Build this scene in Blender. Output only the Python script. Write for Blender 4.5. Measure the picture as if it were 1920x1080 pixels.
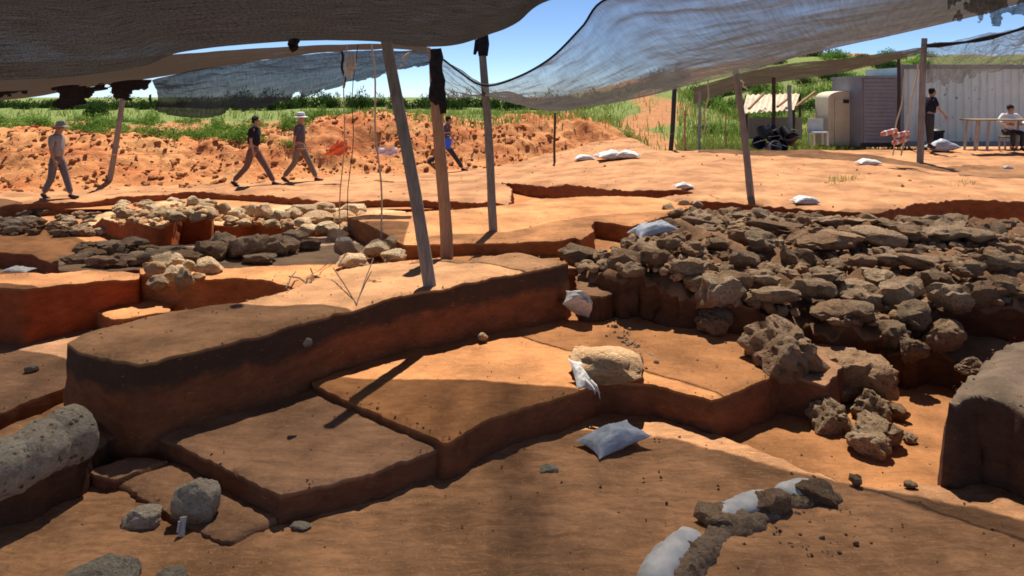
import bpy, bmesh, math, random
import numpy as np
from mathutils import Vector, Matrix, Euler
from mathutils.geometry import delaunay_2d_cdt

random.seed(11); rng = np.random.default_rng(11)
for o in list(bpy.data.objects): bpy.data.objects.remove(o)
SC = bpy.context.scene; COL = SC.collection
EYE = 2.0; F = 1400.0; HZ = 175.0

# ------------------------------------------------------------------ camera, sky, sun, exposure
cam = bpy.data.objects.new('camera', bpy.data.cameras.new('camera')); COL.objects.link(cam)
cam.location = (0, 0, EYE); cam.rotation_euler = (math.radians(90), 0, 0)
cam.data.sensor_width = 36; cam.data.lens = F/1920*36
cam.data.shift_y = -(540-HZ)/1920
cam.data.clip_start = .05; cam.data.clip_end = 2500
SC.camera = cam
SUN_EL = math.radians(62); SH = Vector((-.1, -.995))      # horizontal direction shadows fall
world = bpy.data.worlds.new('World'); SC.world = world; world.use_nodes = True
wn = world.node_tree; bg = wn.nodes['Background']
sky = wn.nodes.new('ShaderNodeTexSky'); sky.sky_type = 'NISHITA'; sky.sun_disc = False
sky.sun_elevation = SUN_EL; sky.sun_rotation = math.atan2(-SH.x, -SH.y)
sky.air_density = .6; sky.dust_density = .0; sky.ozone_density = 4.5; sky.altitude = 2000
wn.links.new(sky.outputs[0], bg.inputs[0]); bg.inputs[1].default_value = .08
sl = bpy.data.lights.new('sun', 'SUN'); sl.energy = 4.6; sl.angle = math.radians(.53); sl.color = (1, .95, .86)
sun = bpy.data.objects.new('sun', sl); COL.objects.link(sun)
dvec = Vector((SH.x*math.cos(SUN_EL), SH.y*math.cos(SUN_EL), -math.sin(SUN_EL)))
sun.rotation_euler = dvec.to_track_quat('-Z', 'Y').to_euler()
SC.view_settings.view_transform = 'Standard'; SC.view_settings.look = 'None'
SC.view_settings.exposure = .78; SC.view_settings.gamma = 1; SC.view_settings.use_curve_mapping = False
SC.render.engine = 'CYCLES'
SC.cycles.transparent_max_bounces = 12; SC.cycles.max_bounces = 6; SC.cycles.diffuse_bounces = 4
SC.cycles.filter_width = 1.7

# ------------------------------------------------------------------ helpers
def P(px, py, z):
    Y = (EYE-z)*F/(py-HZ); return Vector(((px-960)*Y/F, Y, z))
def PY(px, py, Y):
    return Vector(((px-960)*Y/F, Y, EYE-(py-HZ)*Y/F))
def _h(i, j, k, s):
    n = (i*374761393 + j*668265263 + k*2147483647 + s*1274126177) & 0xffffffff
    n = ((n ^ (n >> 13))*1274126177) & 0xffffffff
    return ((n ^ (n >> 16)) & 0xffff)/32768.0-1
def vnoise(p, s=0):
    p = np.asarray(p, float); i = np.floor(p).astype(np.int64); f = p-i; u = f*f*f*(f*(f*6-15)+10)
    r = 0
    for dx in (0, 1):
        for dy in (0, 1):
            for dz in (0, 1):
                w = (u[:,0] if dx else 1-u[:,0])*(u[:,1] if dy else 1-u[:,1])*(u[:,2] if dz else 1-u[:,2])
                r = r+w*_h(i[:,0]+dx, i[:,1]+dy, i[:,2]+dz, s)
    return r
def fbm(p, s=0, o=4, g=.5):
    p = np.asarray(p, float); r = 0; a = 1
    for k in range(o): r = r+a*vnoise(p*2**k+k*17.3, s+k); a *= g
    return r
def f2(xy, fr, s=0, o=4):
    xy = np.asarray(xy, float); return fbm(np.c_[xy*fr, np.full(len(xy), .37)], s, o)
def sst(a, b, x):
    t = np.clip((np.asarray(x, float)-a)/(b-a), 0, 1); return t*t*(3-2*t)
def tag(o, label=None, cat=None, group=None, kind=None):
    if label: o['label'] = label
    if cat: o['category'] = cat
    if group: o['group'] = group
    if kind: o['kind'] = kind
    return o
def mk(name, verts, faces, mat, parent=None, smooth=True, sharp=None):
    me = bpy.data.meshes.new(name); me.from_pydata([tuple(v) for v in verts], [], [tuple(int(i) for i in f) for f in faces]); me.update()
    if mat: me.materials.append(mat)
    if smooth: me.polygons.foreach_set('use_smooth', [True]*len(me.polygons))
    if sharp: me.set_sharp_from_angle(angle=math.radians(sharp))
    o = bpy.data.objects.new(name, me); COL.objects.link(o)
    if parent: o.parent = parent
    return o
def empty(name, loc, label=None, cat=None, group=None, kind=None, rz=0):
    o = bpy.data.objects.new(name, None); o.location = loc; o.rotation_euler.z = rz; o.empty_display_size = .2
    COL.objects.link(o); return tag(o, label, cat, group, kind)
def inst(name, me, loc, scale=(1,1,1), rot=(0,0,0), parent=None):
    o = bpy.data.objects.new(name, me); o.location = loc; o.scale = scale; o.rotation_euler = rot
    COL.objects.link(o)
    if parent: o.parent = parent
    return o

def cr(p, t):                                  # Catmull-Rom through rows of control points
    n = len(p); x = t*(n-1); i = min(int(x), n-2); f = x-i
    a, b, c, d = p[max(i-1,0)], p[i], p[i+1], p[min(i+2,n-1)]
    return .5*((2*b)+(c-a)*f+(2*a-5*b+4*c-d)*f*f+(3*b-a-3*c+d)*f**3)

class MB:
    def __init__(s): s.v = []; s.f = []
    def add(s, v, f):
        n = len(s.v); s.v += [tuple(a) for a in v]; s.f += [tuple(i+n for i in q) for q in f]; return s
    def box(s, a, b, M=None, bev=0):
        x0,y0,z0 = a; x1,y1,z1 = b
        v = [Vector(q) for q in ((x0,y0,z0),(x1,y0,z0),(x1,y1,z0),(x0,y1,z0),(x0,y0,z1),(x1,y0,z1),(x1,y1,z1),(x0,y1,z1))]
        if M: v = [M @ q for q in v]
        return s.add(v, [(0,3,2,1),(4,5,6,7),(0,1,5,4),(1,2,6,5),(2,3,7,6),(3,0,4,7)])
    def tube(s, pts, rad, n=8, cap=True):
        pts = [Vector(p) for p in pts]; m = len(pts)
        if not hasattr(rad, '__len__'): rad = [rad]*m
        v = []; ref = None
        for i, p in enumerate(pts):
            t = (pts[min(i+1,m-1)]-pts[max(i-1,0)]).normalized()
            if ref is None: ref = Vector((1,0,0)) if abs(t.x) < .8 else Vector((0,1,0))
            a = t.cross(ref).normalized(); b = a.cross(t).normalized(); ref = b
            for k in range(n):
                an = 2*math.pi*k/n; v.append(p+(a*math.cos(an)+b*math.sin(an))*rad[i])
        f = [(i*n+k, i*n+(k+1)%n, (i+1)*n+(k+1)%n, (i+1)*n+k) for i in range(m-1) for k in range(n)]
        if cap: f += [tuple(range(n-1,-1,-1)), tuple((m-1)*n+k for k in range(n))]
        return s.add(v, f)
    def build(s, name, mat, parent=None, smooth=True, sharp=35): return mk(name, s.v, s.f, mat, parent, smooth, sharp)

# ------------------------------------------------------------------ materials
def lin(r, g, b):
    c = lambda x: x/12.92 if x <= .04045 else ((x+.055)/1.055)**2.4
    return (c(r/255), c(g/255), c(b/255))
class NT:
    def __init__(s, name):
        s.m = bpy.data.materials.new(name); s.m.use_nodes = True; s.t = s.m.node_tree
        s.b = s.t.nodes['Principled BSDF']; s.out = s.t.nodes['Material Output']
        s.b.inputs['Specular IOR Level'].default_value = .15
    def n(s, ty, **kw):
        x = s.t.nodes.new(ty)
        for k, v in kw.items():
            if k in x.inputs: x.inputs[k].default_value = v
            else: setattr(x, k, v)
        return x
    def l(s, a, b): s.t.links.new(a, b)
    def coord(s, kind='pos', scale=(1,1,1), rot=(0,0,0)):
        if kind == 'pos': c = s.n('ShaderNodeNewGeometry').outputs['Position']
        elif kind == 'uv': c = s.n('ShaderNodeTexCoord').outputs['UV']
        else: c = s.n('ShaderNodeTexCoord').outputs['Object']
        mp = s.n('ShaderNodeMapping'); mp.inputs['Scale'].default_value = scale; mp.inputs['Rotation'].default_value = rot
        s.l(c, mp.inputs[0]); return mp.outputs[0]
    def noise(s, co, sc, det=5, rough=.6, dist=0):
        x = s.n('ShaderNodeTexNoise', Scale=sc, Detail=det, Roughness=rough, Distortion=dist); s.l(co, x.inputs['Vector']); return x.outputs['Fac']
    def ramp(s, fac, stops):
        r = s.n('ShaderNodeValToRGB'); e = r.color_ramp.elements
        while len(e) < len(stops): e.new(.5)
        for q, (p, c) in zip(e, stops):
            q.position = p; q.color = (*c, 1) if hasattr(c, '__len__') else (c, c, c, 1)
        s.l(fac, r.inputs[0]); return r.outputs[0]
    def mix(s, fac, a, b, mode='MIX'):
        x = s.n('ShaderNodeMix', data_type='RGBA', blend_type=mode)
        for sock, v in ((x.inputs[0], fac), (x.inputs[6], a), (x.inputs[7], b)):
            if isinstance(v, bpy.types.NodeSocket): s.l(v, sock)
            elif hasattr(v, '__len__'): sock.default_value = (*v, 1)
            else: sock.default_value = v
        return x.outputs[2]
    def math(s, op, a, b=0):
        x = s.n('ShaderNodeMath', operation=op)
        for sock, v in ((x.inputs[0], a), (x.inputs[1], b)):
            if isinstance(v, bpy.types.NodeSocket): s.l(v, sock)
            else: sock.default_value = v
        return x.outputs[0]
    def bump(s, h, st=.5, d=.02, prev=None):
        x = s.n('ShaderNodeBump', Strength=st, Distance=d); s.l(h, x.inputs['Height'])
        if prev: s.l(prev, x.inputs['Normal'])
        return x.outputs[0]
    def done(s, col=None, rough=.9, nrm=None):
        if col is not None:
            if isinstance(col, bpy.types.NodeSocket): s.l(col, s.b.inputs['Base Color'])
            else: s.b.inputs['Base Color'].default_value = (*col, 1)
        if isinstance(rough, bpy.types.NodeSocket): s.l(rough, s.b.inputs['Roughness'])
        else: s.b.inputs['Roughness'].default_value = rough
        if nrm: s.l(nrm, s.b.inputs['Normal'])
        return s.m

def soil(name, top, wall, band=None, bandw=.16, streak=.35, rot=.25, bump=.5):
    """earth: top colour on the trodden surface, wall colour on the cut faces, an optional dark topsoil band (real strata)"""
    t = NT(name); co = t.coord()
    st = t.coord(scale=(1, 5, 5), rot=(0, 0, rot))
    big = t.noise(co, 1.3, 5, .65); med = t.noise(co, 6, 6, .65); fine = t.noise(co, 45, 4, .7); sk = t.noise(st, 3.2, 5, .7)
    dk = tuple(c*.62 for c in top); lt = tuple(min(1, c*1.22) for c in top)
    ct = t.mix(t.ramp(big, [(.38, 0.), (.62, 1.)]), dk, lt)
    ct = t.mix(t.math('MULTIPLY', t.ramp(sk, [(.42, 0.), (.7, 1.)]), streak), ct, tuple(c*.45 for c in top))
    ct = t.mix(t.math('MULTIPLY', t.ramp(med, [(.55, 0.), (.78, 1.)]), .5), ct, tuple(c*.5 for c in top))
    ct = t.mix(t.math('MULTIPLY', t.ramp(fine, [(.56, 0.), (.7, 1.)]), .55), ct, tuple(min(1, c*1.5) for c in top))
    gr = t.noise(co, 24, 5, .75); ct = t.mix(t.math('MULTIPLY', t.ramp(gr, [(.3, 1.), (.42, 0.)]), .55), ct, tuple(c*.42 for c in top))
    st2 = t.noise(t.coord(scale=(1.2, 9, 9), rot=(0, 0, rot+.2)), 5, 4, .7); ct = t.mix(t.math('MULTIPLY', t.ramp(st2, [(.54, 0.), (.68, 1.)]), streak*.8), ct, lt)
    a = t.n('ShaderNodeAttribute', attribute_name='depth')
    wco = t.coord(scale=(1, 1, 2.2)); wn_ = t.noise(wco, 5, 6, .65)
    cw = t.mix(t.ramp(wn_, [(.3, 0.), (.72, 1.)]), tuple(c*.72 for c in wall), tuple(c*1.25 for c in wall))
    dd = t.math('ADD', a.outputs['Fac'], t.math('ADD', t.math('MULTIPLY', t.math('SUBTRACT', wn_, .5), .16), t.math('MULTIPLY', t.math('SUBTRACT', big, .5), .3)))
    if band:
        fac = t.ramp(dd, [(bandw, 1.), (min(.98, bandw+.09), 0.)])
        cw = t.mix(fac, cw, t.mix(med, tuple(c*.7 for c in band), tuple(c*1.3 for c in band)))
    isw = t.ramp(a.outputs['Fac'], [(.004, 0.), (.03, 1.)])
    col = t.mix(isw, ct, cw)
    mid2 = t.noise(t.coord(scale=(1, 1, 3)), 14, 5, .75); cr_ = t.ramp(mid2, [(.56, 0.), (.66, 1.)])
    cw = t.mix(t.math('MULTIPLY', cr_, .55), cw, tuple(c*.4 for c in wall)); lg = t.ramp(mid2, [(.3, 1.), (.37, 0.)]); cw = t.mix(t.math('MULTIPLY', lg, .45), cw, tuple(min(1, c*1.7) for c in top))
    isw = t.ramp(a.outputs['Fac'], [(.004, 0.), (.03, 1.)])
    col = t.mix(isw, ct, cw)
    nb = t.bump(med, bump, .03); nb = t.bump(mid2, bump*.9, .025, nb); nb = t.bump(fine, bump*.8, .008, nb); nb = t.bump(sk, bump*.5, .015, nb)
    return t.done(col, .95, nb)

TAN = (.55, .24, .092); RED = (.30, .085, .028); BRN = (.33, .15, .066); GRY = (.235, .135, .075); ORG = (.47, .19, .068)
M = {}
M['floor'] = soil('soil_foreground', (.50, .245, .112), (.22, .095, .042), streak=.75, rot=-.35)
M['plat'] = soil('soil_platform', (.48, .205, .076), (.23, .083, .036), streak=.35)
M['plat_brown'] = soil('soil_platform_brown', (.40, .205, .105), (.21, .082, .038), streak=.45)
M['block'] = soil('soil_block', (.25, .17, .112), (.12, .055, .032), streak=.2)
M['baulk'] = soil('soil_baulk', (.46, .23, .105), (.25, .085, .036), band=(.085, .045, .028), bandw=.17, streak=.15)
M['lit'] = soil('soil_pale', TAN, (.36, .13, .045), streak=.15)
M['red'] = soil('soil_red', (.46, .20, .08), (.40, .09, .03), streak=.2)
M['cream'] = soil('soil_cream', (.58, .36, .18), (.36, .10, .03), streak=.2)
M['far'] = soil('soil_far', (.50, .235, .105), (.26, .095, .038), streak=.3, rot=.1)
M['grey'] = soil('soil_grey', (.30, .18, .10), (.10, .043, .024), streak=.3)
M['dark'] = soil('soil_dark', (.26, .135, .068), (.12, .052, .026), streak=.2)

def stone_mat(name, a, b, pit, soilc, pits=38, pb=.9):
    t = NT(name); co = t.coord('obj')
    oi = t.n('ShaderNodeObjectInfo')
    ad = t.n('ShaderNodeVectorMath', operation='ADD'); t.l(co, ad.inputs[0])
    cv = t.n('ShaderNodeCombineXYZ'); mm = t.math('MULTIPLY', oi.outputs['Random'], 40.)
    t.l(mm, cv.inputs[0]); t.l(mm, cv.inputs[1]); t.l(cv.outputs[0], ad.inputs[1]); co = ad.outputs[0]
    n1 = t.noise(co, 2.5, 5, .65); n2 = t.noise(co, 12, 6, .7); n3 = t.noise(co, 50, 3, .6)
    col = t.mix(t.ramp(n1, [(.35, 0.), (.68, 1.)]), a, b)
    col = t.mix(t.ramp(n2, [(.46, 0.), (.72, .85)]), col, soilc)
    vo = t.n('ShaderNodeTexVoronoi', Scale=pits*.25); t.l(co, vo.inputs['Vector'])
    pt = t.math('MULTIPLY', t.ramp(vo.outputs['Distance'], [(.12, 1.), (.30, 0.)]), t.ramp(n2, [(.36, 0.), (.5, 1.)]))
    col = t.mix(t.math('MULTIPLY', pt, pb), col, pit)
    rf = t.math('FRACT', t.math('MULTIPLY', oi.outputs['Random'], 7.31)); col = t.mix(t.math('MULTIPLY', t.math('POWER', rf, 2.), .75), col, soilc); dst = t.n('ShaderNodeSeparateXYZ'); t.l(t.coord('obj'), dst.inputs[0]); lowz = t.ramp(t.math('ADD', dst.outputs[2], t.math('MULTIPLY', n1, .5)), [(.0, 1.), (.16, 0.)]); col = t.mix(t.math('MULTIPLY', lowz, .7), col, tuple(c*.8 for c in soilc))
    rnd = t.math('ADD', t.math('MULTIPLY', oi.outputs['Random'], .6), .72)
    hv = t.n('ShaderNodeHueSaturation'); t.l(col, hv.inputs['Color']); t.l(rnd, hv.inputs['Value'])
    nb = t.bump(n2, .9, .09); nb = t.bump(pt, -.8, .06, nb) if False else t.bump(t.math('SUBTRACT', 1, pt), .8, .06, nb); nb = t.bump(n3, .5, .02, nb)
    return t.done(hv.outputs[0], .92, nb)
M['stone_dark'] = stone_mat('stone_grey_brown', (.40, .25, .14), (.62, .445, .28), (.03, .016, .009), (.37, .20, .10), 60, .97)
M['stone_cream'] = stone_mat('stone_cream', (.78, .55, .31), (.86, .67, .43), (.18, .07, .03), (.52, .26, .11), 30, .6)
M['stone_pale'] = stone_mat('stone_pale_grey', (.66, .53, .38), (.78, .66, .49), (.07, .045, .03), (.46, .30, .17), 75)
M['clod'] = stone_mat('earth_clod', (.56, .20, .07), (.64, .30, .12), (.32, .10, .04), (.54, .22, .08), 30, .3)
M['clod_tan'] = stone_mat('earth_lump', (.48, .30, .17), (.60, .43, .26), (.08, .04, .02), (.25, .12, .06), 40, .7)

def simple(name, c, rough=.8, var=.25, sc=8, bump=.2, kind='obj', spec=.15, metal=0):
    t = NT(name); co = t.coord(kind); n1 = t.noise(co, sc, 5, .6)
    t.b.inputs['Specular IOR Level'].default_value = spec; t.b.inputs['Metallic'].default_value = metal
    col = t.mix(t.ramp(n1, [(.3, 0.), (.7, 1.)]), tuple(x*(1-var) for x in c), tuple(min(1, x*(1+var)) for x in c))
    return t.done(col, rough, t.bump(n1, bump, .01))
def wood(name, c1, c2):
    t = NT(name); co = t.coord('obj', scale=(9, 9, .7)); g = t.noise(co, 6, 6, .7); g2 = t.noise(t.coord('obj'), 3, 4, .6)
    col = t.mix(t.ramp(g, [(.35, 0.), (.7, 1.)]), c1, c2); col = t.mix(t.math('MULTIPLY', t.ramp(g2, [(.5, 0.), (.75, 1.)]), .5), col, tuple(x*.45 for x in c1))
    return t.done(col, .85, t.bump(g, .5, .01))
M['wood_grey'] = wood('wood_weathered', (.20, .16, .135), (.36, .31, .27))
M['wood_tan'] = wood('wood_tan', (.38, .20, .11), (.52, .30, .18))
M['wood_dark'] = wood('wood_dark', (.055, .04, .03), (.10, .075, .055))
M['black'] = simple('black_plastic', (.018, .018, .02), .5, .4, spec=.4)
M['blackcloth'] = simple('black_cloth', (.025, .021, .02), .95, .4, 20)
M['bag_white'] = simple('woven_white_bag', (.58, .54, .49), .6, .22, 9, .5, spec=.3)
M['bag_grey'] = simple('woven_grey_bag', (.40, .42, .46), .55, .2, 9, .5, spec=.3)
M['rope'] = simple('rope_fibre', (.52, .40, .27), .9, .3, 60)
M['rope_dark'] = simple('rope_dark_fibre', (.10, .07, .05), .9, .3, 60)
M['orange'] = simple('orange_mesh', (.80, .17, .06), .7, .2)
M['pinkwhite'] = simple('pale_sign_sheet', (.74, .62, .68), .6, .1)
M['skin'] = simple('skin', (.42, .22, .14), .6, .1)
M['hair'] = simple('dark_hair', (.012, .009, .008), .7, .3)
M['navy'] = simple('navy_cloth', (.016, .017, .028), .9, .3, 20)
M['greyshirt'] = simple('grey_shirt_cloth', (.30, .27, .27), .9, .15, 20)
M['slate'] = simple('slate_shirt_cloth', (.085, .08, .10), .9, .25, 20)
M['khaki'] = simple('khaki_cloth', (.20, .155, .12), .9, .2, 20)
M['trouser'] = simple('grey_trouser_cloth', (.16, .14, .145), .9, .2, 20)
M['brownpants'] = simple('brown_trouser_cloth', (.15, .095, .085), .9, .2, 20)
M['whitecloth'] = simple('white_cloth', (.72, .70, .72), .9, .1, 20)
M['hatgrey'] = simple('grey_hat_cloth', (.26, .24, .22), .9, .3, 20)
M['blue'] = simple('blue_plastic', (.012, .10, .75), .5, .1, spec=.4)
M['beige'] = simple('beige_plastic', (.60, .51, .36), .6, .1, 3)
M['roofsheet'] = simple('beige_roof_sheet', (.62, .50, .36), .8, .25, 3)
M['shutter'] = simple('grey_shutter', (.24, .235, .245), .6, .12, 3, spec=.3)
M['greymetal'] = simple('grey_metal', (.24, .25, .26), .6, .2, 3, spec=.3)
M['table'] = simple('table_wood', (.30, .22, .12), .8, .2)
M['leg_wood'] = simple('pale_wood', (.42, .36, .30), .8, .2)
M['chairplastic'] = simple('pale_grey_plastic', (.52, .56, .54), .6, .08)
def container_mat():
    t = NT('container_paint'); co = t.coord(); n1 = t.noise(co, 1.2, 5, .6); st = t.noise(t.coord(scale=(4, 1, .5)), 2, 5, .7)
    sp = t.noise(co, 7, 3, .5)
    col = t.mix(t.ramp(n1, [(.3, 0.), (.7, 1.)]), (.56, .65, .60), (.70, .76, .72))
    col = t.mix(t.ramp(st, [(.55, 0.), (.85, .7)]), col, (.24, .22, .18))
    col = t.mix(t.ramp(sp, [(.68, 0.), (.74, .8)]), col, (.08, .08, .09))
    return t.done(col, .55)
M['container'] = container_mat()

def leaf_mat(name, a, b):
    t = NT(name); oi = t.n('ShaderNodeObjectInfo'); co = t.coord(); n1 = t.noise(co, 2.2, 3, .6)
    col = t.mix(t.ramp(n1, [(.32, 0.), (.68, 1.)]), a, b)
    d = t.n('ShaderNodeBsdfDiffuse'); tr = t.n('ShaderNodeBsdfTranslucent'); mx = t.n('ShaderNodeMixShader'); mx.inputs[0].default_value = .35
    t.l(col, d.inputs[0]); t.l(col, tr.inputs[0]); t.l(d.outputs[0], mx.inputs[1]); t.l(tr.outputs[0], mx.inputs[2]); t.l(mx.outputs[0], t.out.inputs[0])
    return t.m
M['leaf'] = leaf_mat('leaf_green', (.10, .20, .03), (.19, .30, .06))
M['leaf_dark'] = leaf_mat('leaf_dark_green', (.022, .05, .013), (.055, .10, .025))
M['grass'] = leaf_mat('grass_green', (.15, .24, .045), (.33, .36, .10))
M['dry'] = leaf_mat('dry_leaf', (.45, .33, .12), (.55, .42, .2))

def net_mat(name, col, tcol, T0, var=.5, ctr=.3, uvs=(1, 1, 1)):
    """woven shade cloth: the slant at which it is crossed decides how much passes through, as in the real weave"""
    t = NT(name); g = t.n('ShaderNodeNewGeometry')
    dt = t.n('ShaderNodeVectorMath', operation='DOT_PRODUCT'); t.l(g.outputs['Incoming'], dt.inputs[0]); t.l(g.outputs['True Normal'], dt.inputs[1])
    c = t.math('MAXIMUM', t.math('ABSOLUTE', dt.outputs['Value']), .02)
    uv = t.coord('uv', scale=uvs)
    w1 = t.noise(t.coord('uv', scale=(uvs[0]*1.2, uvs[1]*26, 1)), 1.0, 5, .65)
    w2 = t.noise(t.coord('uv', scale=(uvs[0]*30, uvs[1]*14, 1)), 1.0, 4, .7)
    big = t.noise(uv, 1.1, 3, .5)
    wv = t.math('ADD', t.math('MULTIPLY', w1, .5), t.math('MULTIPLY', w2, .5))
    base = t.math('ADD', T0*(1-var), t.math('MULTIPLY', t.ramp(wv, [(.35, 0.), (.65, 1.)]), 2*var*T0))
    base = t.math('MULTIPLY', base, t.math('ADD', .7, t.math('MULTIPLY', big, .6)))
    T = t.math('POWER', t.math('MINIMUM', base, .95), t.math('DIVIDE', 1, c))
    cc = t.mix(t.ramp(wv, [(.38, 0.), (.66, 1.)]), tuple(x*(1-ctr) for x in col), tuple(x*(1+ctr) for x in col))
    tc = t.mix(t.ramp(wv, [(.38, 0.), (.66, 1.)]), tuple(x*(1-ctr) for x in tcol), tuple(x*(1+ctr) for x in tcol))
    d = t.n('ShaderNodeBsdfDiffuse'); tr = t.n('ShaderNodeBsdfTranslucent'); tp = t.n('ShaderNodeBsdfTransparent')
    t.l(cc, d.inputs[0]); t.l(tc, tr.inputs[0])
    a = t.n('ShaderNodeAddShader'); t.l(d.outputs[0], a.inputs[0]); t.l(tr.outputs[0], a.inputs[1])
    mx = t.n('ShaderNodeMixShader'); t.l(T, mx.inputs[0]); t.l(a.outputs[0], mx.inputs[1]); t.l(tp.outputs[0], mx.inputs[2]); t.l(mx.outputs[0], t.out.inputs[0])
    nb = t.bump(wv, .4, .01); t.l(nb, d.inputs['Normal'])
    return t.m
M['net_dark'] = net_mat('shade_cloth_dense', (.024, .019, .016), (.016, .0138, .0125), .275, .3, .75)
M['net_brown'] = net_mat('shade_cloth_brown', (.05, .045, .042), (.046, .041, .038), .62, .14)
M['net_strip'] = net_mat('shade_cloth_strip', (.05, .04, .032), (.024, .018, .014), .36, .3)
M['net_grey'] = net_mat('shade_cloth_open', (.025, .027, .032), (.012, .013, .015), .12, .5)

# ------------------------------------------------------------------ earth slabs
def inside(poly, pts):
    x, y = pts[:,0], pts[:,1]; r = np.zeros(len(pts), bool); n = len(poly)
    for i in range(n):
        x1, y1 = poly[i]; x2, y2 = poly[(i+1) % n]
        c = ((y1 > y) != (y2 > y)) & (x < (x2-x1)*(y-y1)/((y2-y1)+1e-12)+x1); r ^= c
    return r
def bdist(poly, pts):
    d = np.full(len(pts), 1e9); n = len(poly)
    for i in range(n):
        a = poly[i]; b = poly[(i+1) % n]; ab = b-a; t = np.clip(((pts-a) @ ab)/((ab @ ab)+1e-12), 0, 1)
        d = np.minimum(d, np.linalg.norm(pts-(a+t[:,None]*ab), axis=1))
    return d
SLABS = []
class Surf:                                   # a height field given by scattered (x, y, z) points
    def __init__(s, pts): s.p = np.array([(p[0], p[1]) for p in pts]); s.z = np.array([p[2] for p in pts])
    def __call__(s, xy):
        xy = np.asarray(xy, float); d = ((xy[:,None,:]-s.p[None])**2).sum(2)+1e-4; w = 1/d**1.5
        return (w*s.z).sum(1)/w.sum(1)
def slab(name, pts, zb, mat, res=.05, grid=None, jag=.007, rough=.010, bev=.010, batter=.05, zfun=None, seed=0, label=None, wall=.02, lowf=1.0):
    """a body of earth: pts is its outline as world points (x, y, z of the top edge); cut faces go down to zb"""
    p3 = [Vector(p) for p in pts]
    ar = sum(p3[i].x*p3[(i+1) % len(p3)].y-p3[(i+1) % len(p3)].x*p3[i].y for i in range(len(p3)))
    if ar < 0: p3.reverse()
    zf = zfun or Surf(p3)
    b = []
    for i, p in enumerate(p3):
        q = p3[(i+1) % len(p3)]; n = max(1, int((q.xy-p.xy).length/res))
        for k in range(n): b.append((p.xy+(q.xy-p.xy)*k/n)[:])
    b = np.array(b)
    for _ in range(1): b = b*.6+.2*(np.roll(b, 1, 0)+np.roll(b, -1, 0))
    tan = np.roll(b, -1, 0)-np.roll(b, 1, 0); tan /= np.linalg.norm(tan, axis=1)[:,None]+1e-9
    nor = np.c_[tan[:,1], -tan[:,0]]
    b = b+nor*(jag*f2(b, 4/lowf, seed+3, 3)+(jag*.5+.004)*f2(b, 22, seed+5, 3))[:,None]
    g = grid or res*1.4
    lo, hi = b.min(0), b.max(0)
    gx, gy = np.meshgrid(np.arange(lo[0], hi[0], g), np.arange(lo[1], hi[1], g)); gp = np.c_[gx.ravel(), gy.ravel()]
    gp = gp+rng.uniform(-.3, .3, gp.shape)*g
    gp = gp[inside(b, gp)]
    bd = bdist(b, gp) if len(gp) else np.zeros(0); gp = gp[bd > res*.6]
    allp = np.r_[b, gp]; nb = len(b)
    vo, _, fo, ov, *_r = delaunay_2d_cdt([Vector(q) for q in allp], [], [list(range(nb))], 1, 1e-5)
    V = np.array([v[:] for v in vo])
    src = [o[0] if o else -1 for o in ov]
    d = bdist(b, V)
    z = zf(V)+rough*f2(V, 2.2/lowf, seed, 4)+rough*.5*f2(V, 11, seed+9, 3)-bev*np.exp(-(d/(bev*1.3+1e-6))**2)*(1+.6*f2(V, 6, seed+2, 3))
    verts = [(*V[i], z[i]) for i in range(len(V))]; depth = [0.]*len(V)
    idx = {s: i for i, s in enumerate(src)}
    ring = [idx.get(i, None) for i in range(nb)]; ring = [r for r in ring if r is not None]
    faces = [tuple(f) for f in fo]
    fz = np.array([verts[r][2] for r in ring]); h = fz-zb; levels = max(3, min(16, int(h.max()/(res*1.3))))
    R = np.array([verts[r][:2] for r in ring]); tn = np.roll(R, -1, 0)-np.roll(R, 1, 0); tn /= np.linalg.norm(tn, axis=1)[:,None]+1e-9
    nr = np.c_[tn[:,1], -tn[:,0]]; prev = ring
    for k in range(1, levels+1):
        t = k/levels; zz = fz-h*t
        off = batter*h*t+bev*.25*min(1, t*4)+wall*fbm(np.c_[R*5, zz*7], seed+21, 4)*min(1, t*3)
        q = R+nr*off[:,None]; st = len(verts)
        verts += [(*q[i], zz[i]) for i in range(len(R))]; depth += list(h*t)
        cur = list(range(st, st+len(R))); n = len(cur)
        faces += [(prev[i], cur[i], cur[(i+1) % n], prev[(i+1) % n]) for i in range(n)]; prev = cur
    o = mk(name, verts, faces, mat, sharp=75 if bev > .04 else 48); SLABS.append((name, b, zf))
    at = o.data.attributes.new('depth', 'FLOAT', 'POINT'); at.data.foreach_set('value', depth)
    tag(o, label, kind='structure'); o['_'] = 0; del o['_']
    return o, zf

def zg(x, y):
    w = sst(-2, 5, x); return (1-w)*(-.3+.0*y)+w*(.05+.03*(np.asarray(y)-13.65))
def G(px, py):
    z = 0.
    for _ in range(12):
        p = P(px, py, z); z = float(zg(p.x, p.y))
    return P(px, py, z)
V3 = lambda x, y, z: Vector((x, y, z))

# base floor of the dig
n = 150; xs = np.linspace(-14, 14, n); ys = np.linspace(.8, 17, n); X, Y_ = np.meshgrid(xs, ys)
Z = -.85+.012*f2(np.c_[X.ravel(), Y_.ravel()], 1.8, 77).reshape(X.shape)
o = mk('trench_floor', np.c_[X.ravel(), Y_.ravel(), Z.ravel()], [(i*n+j, i*n+j+1, (i+1)*n+j+1, (i+1)*n+j) for i in range(n-1) for j in range(n-1)], M['plat'])
tag(o, 'lowest orange floor of the excavation', kind='structure')

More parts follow.
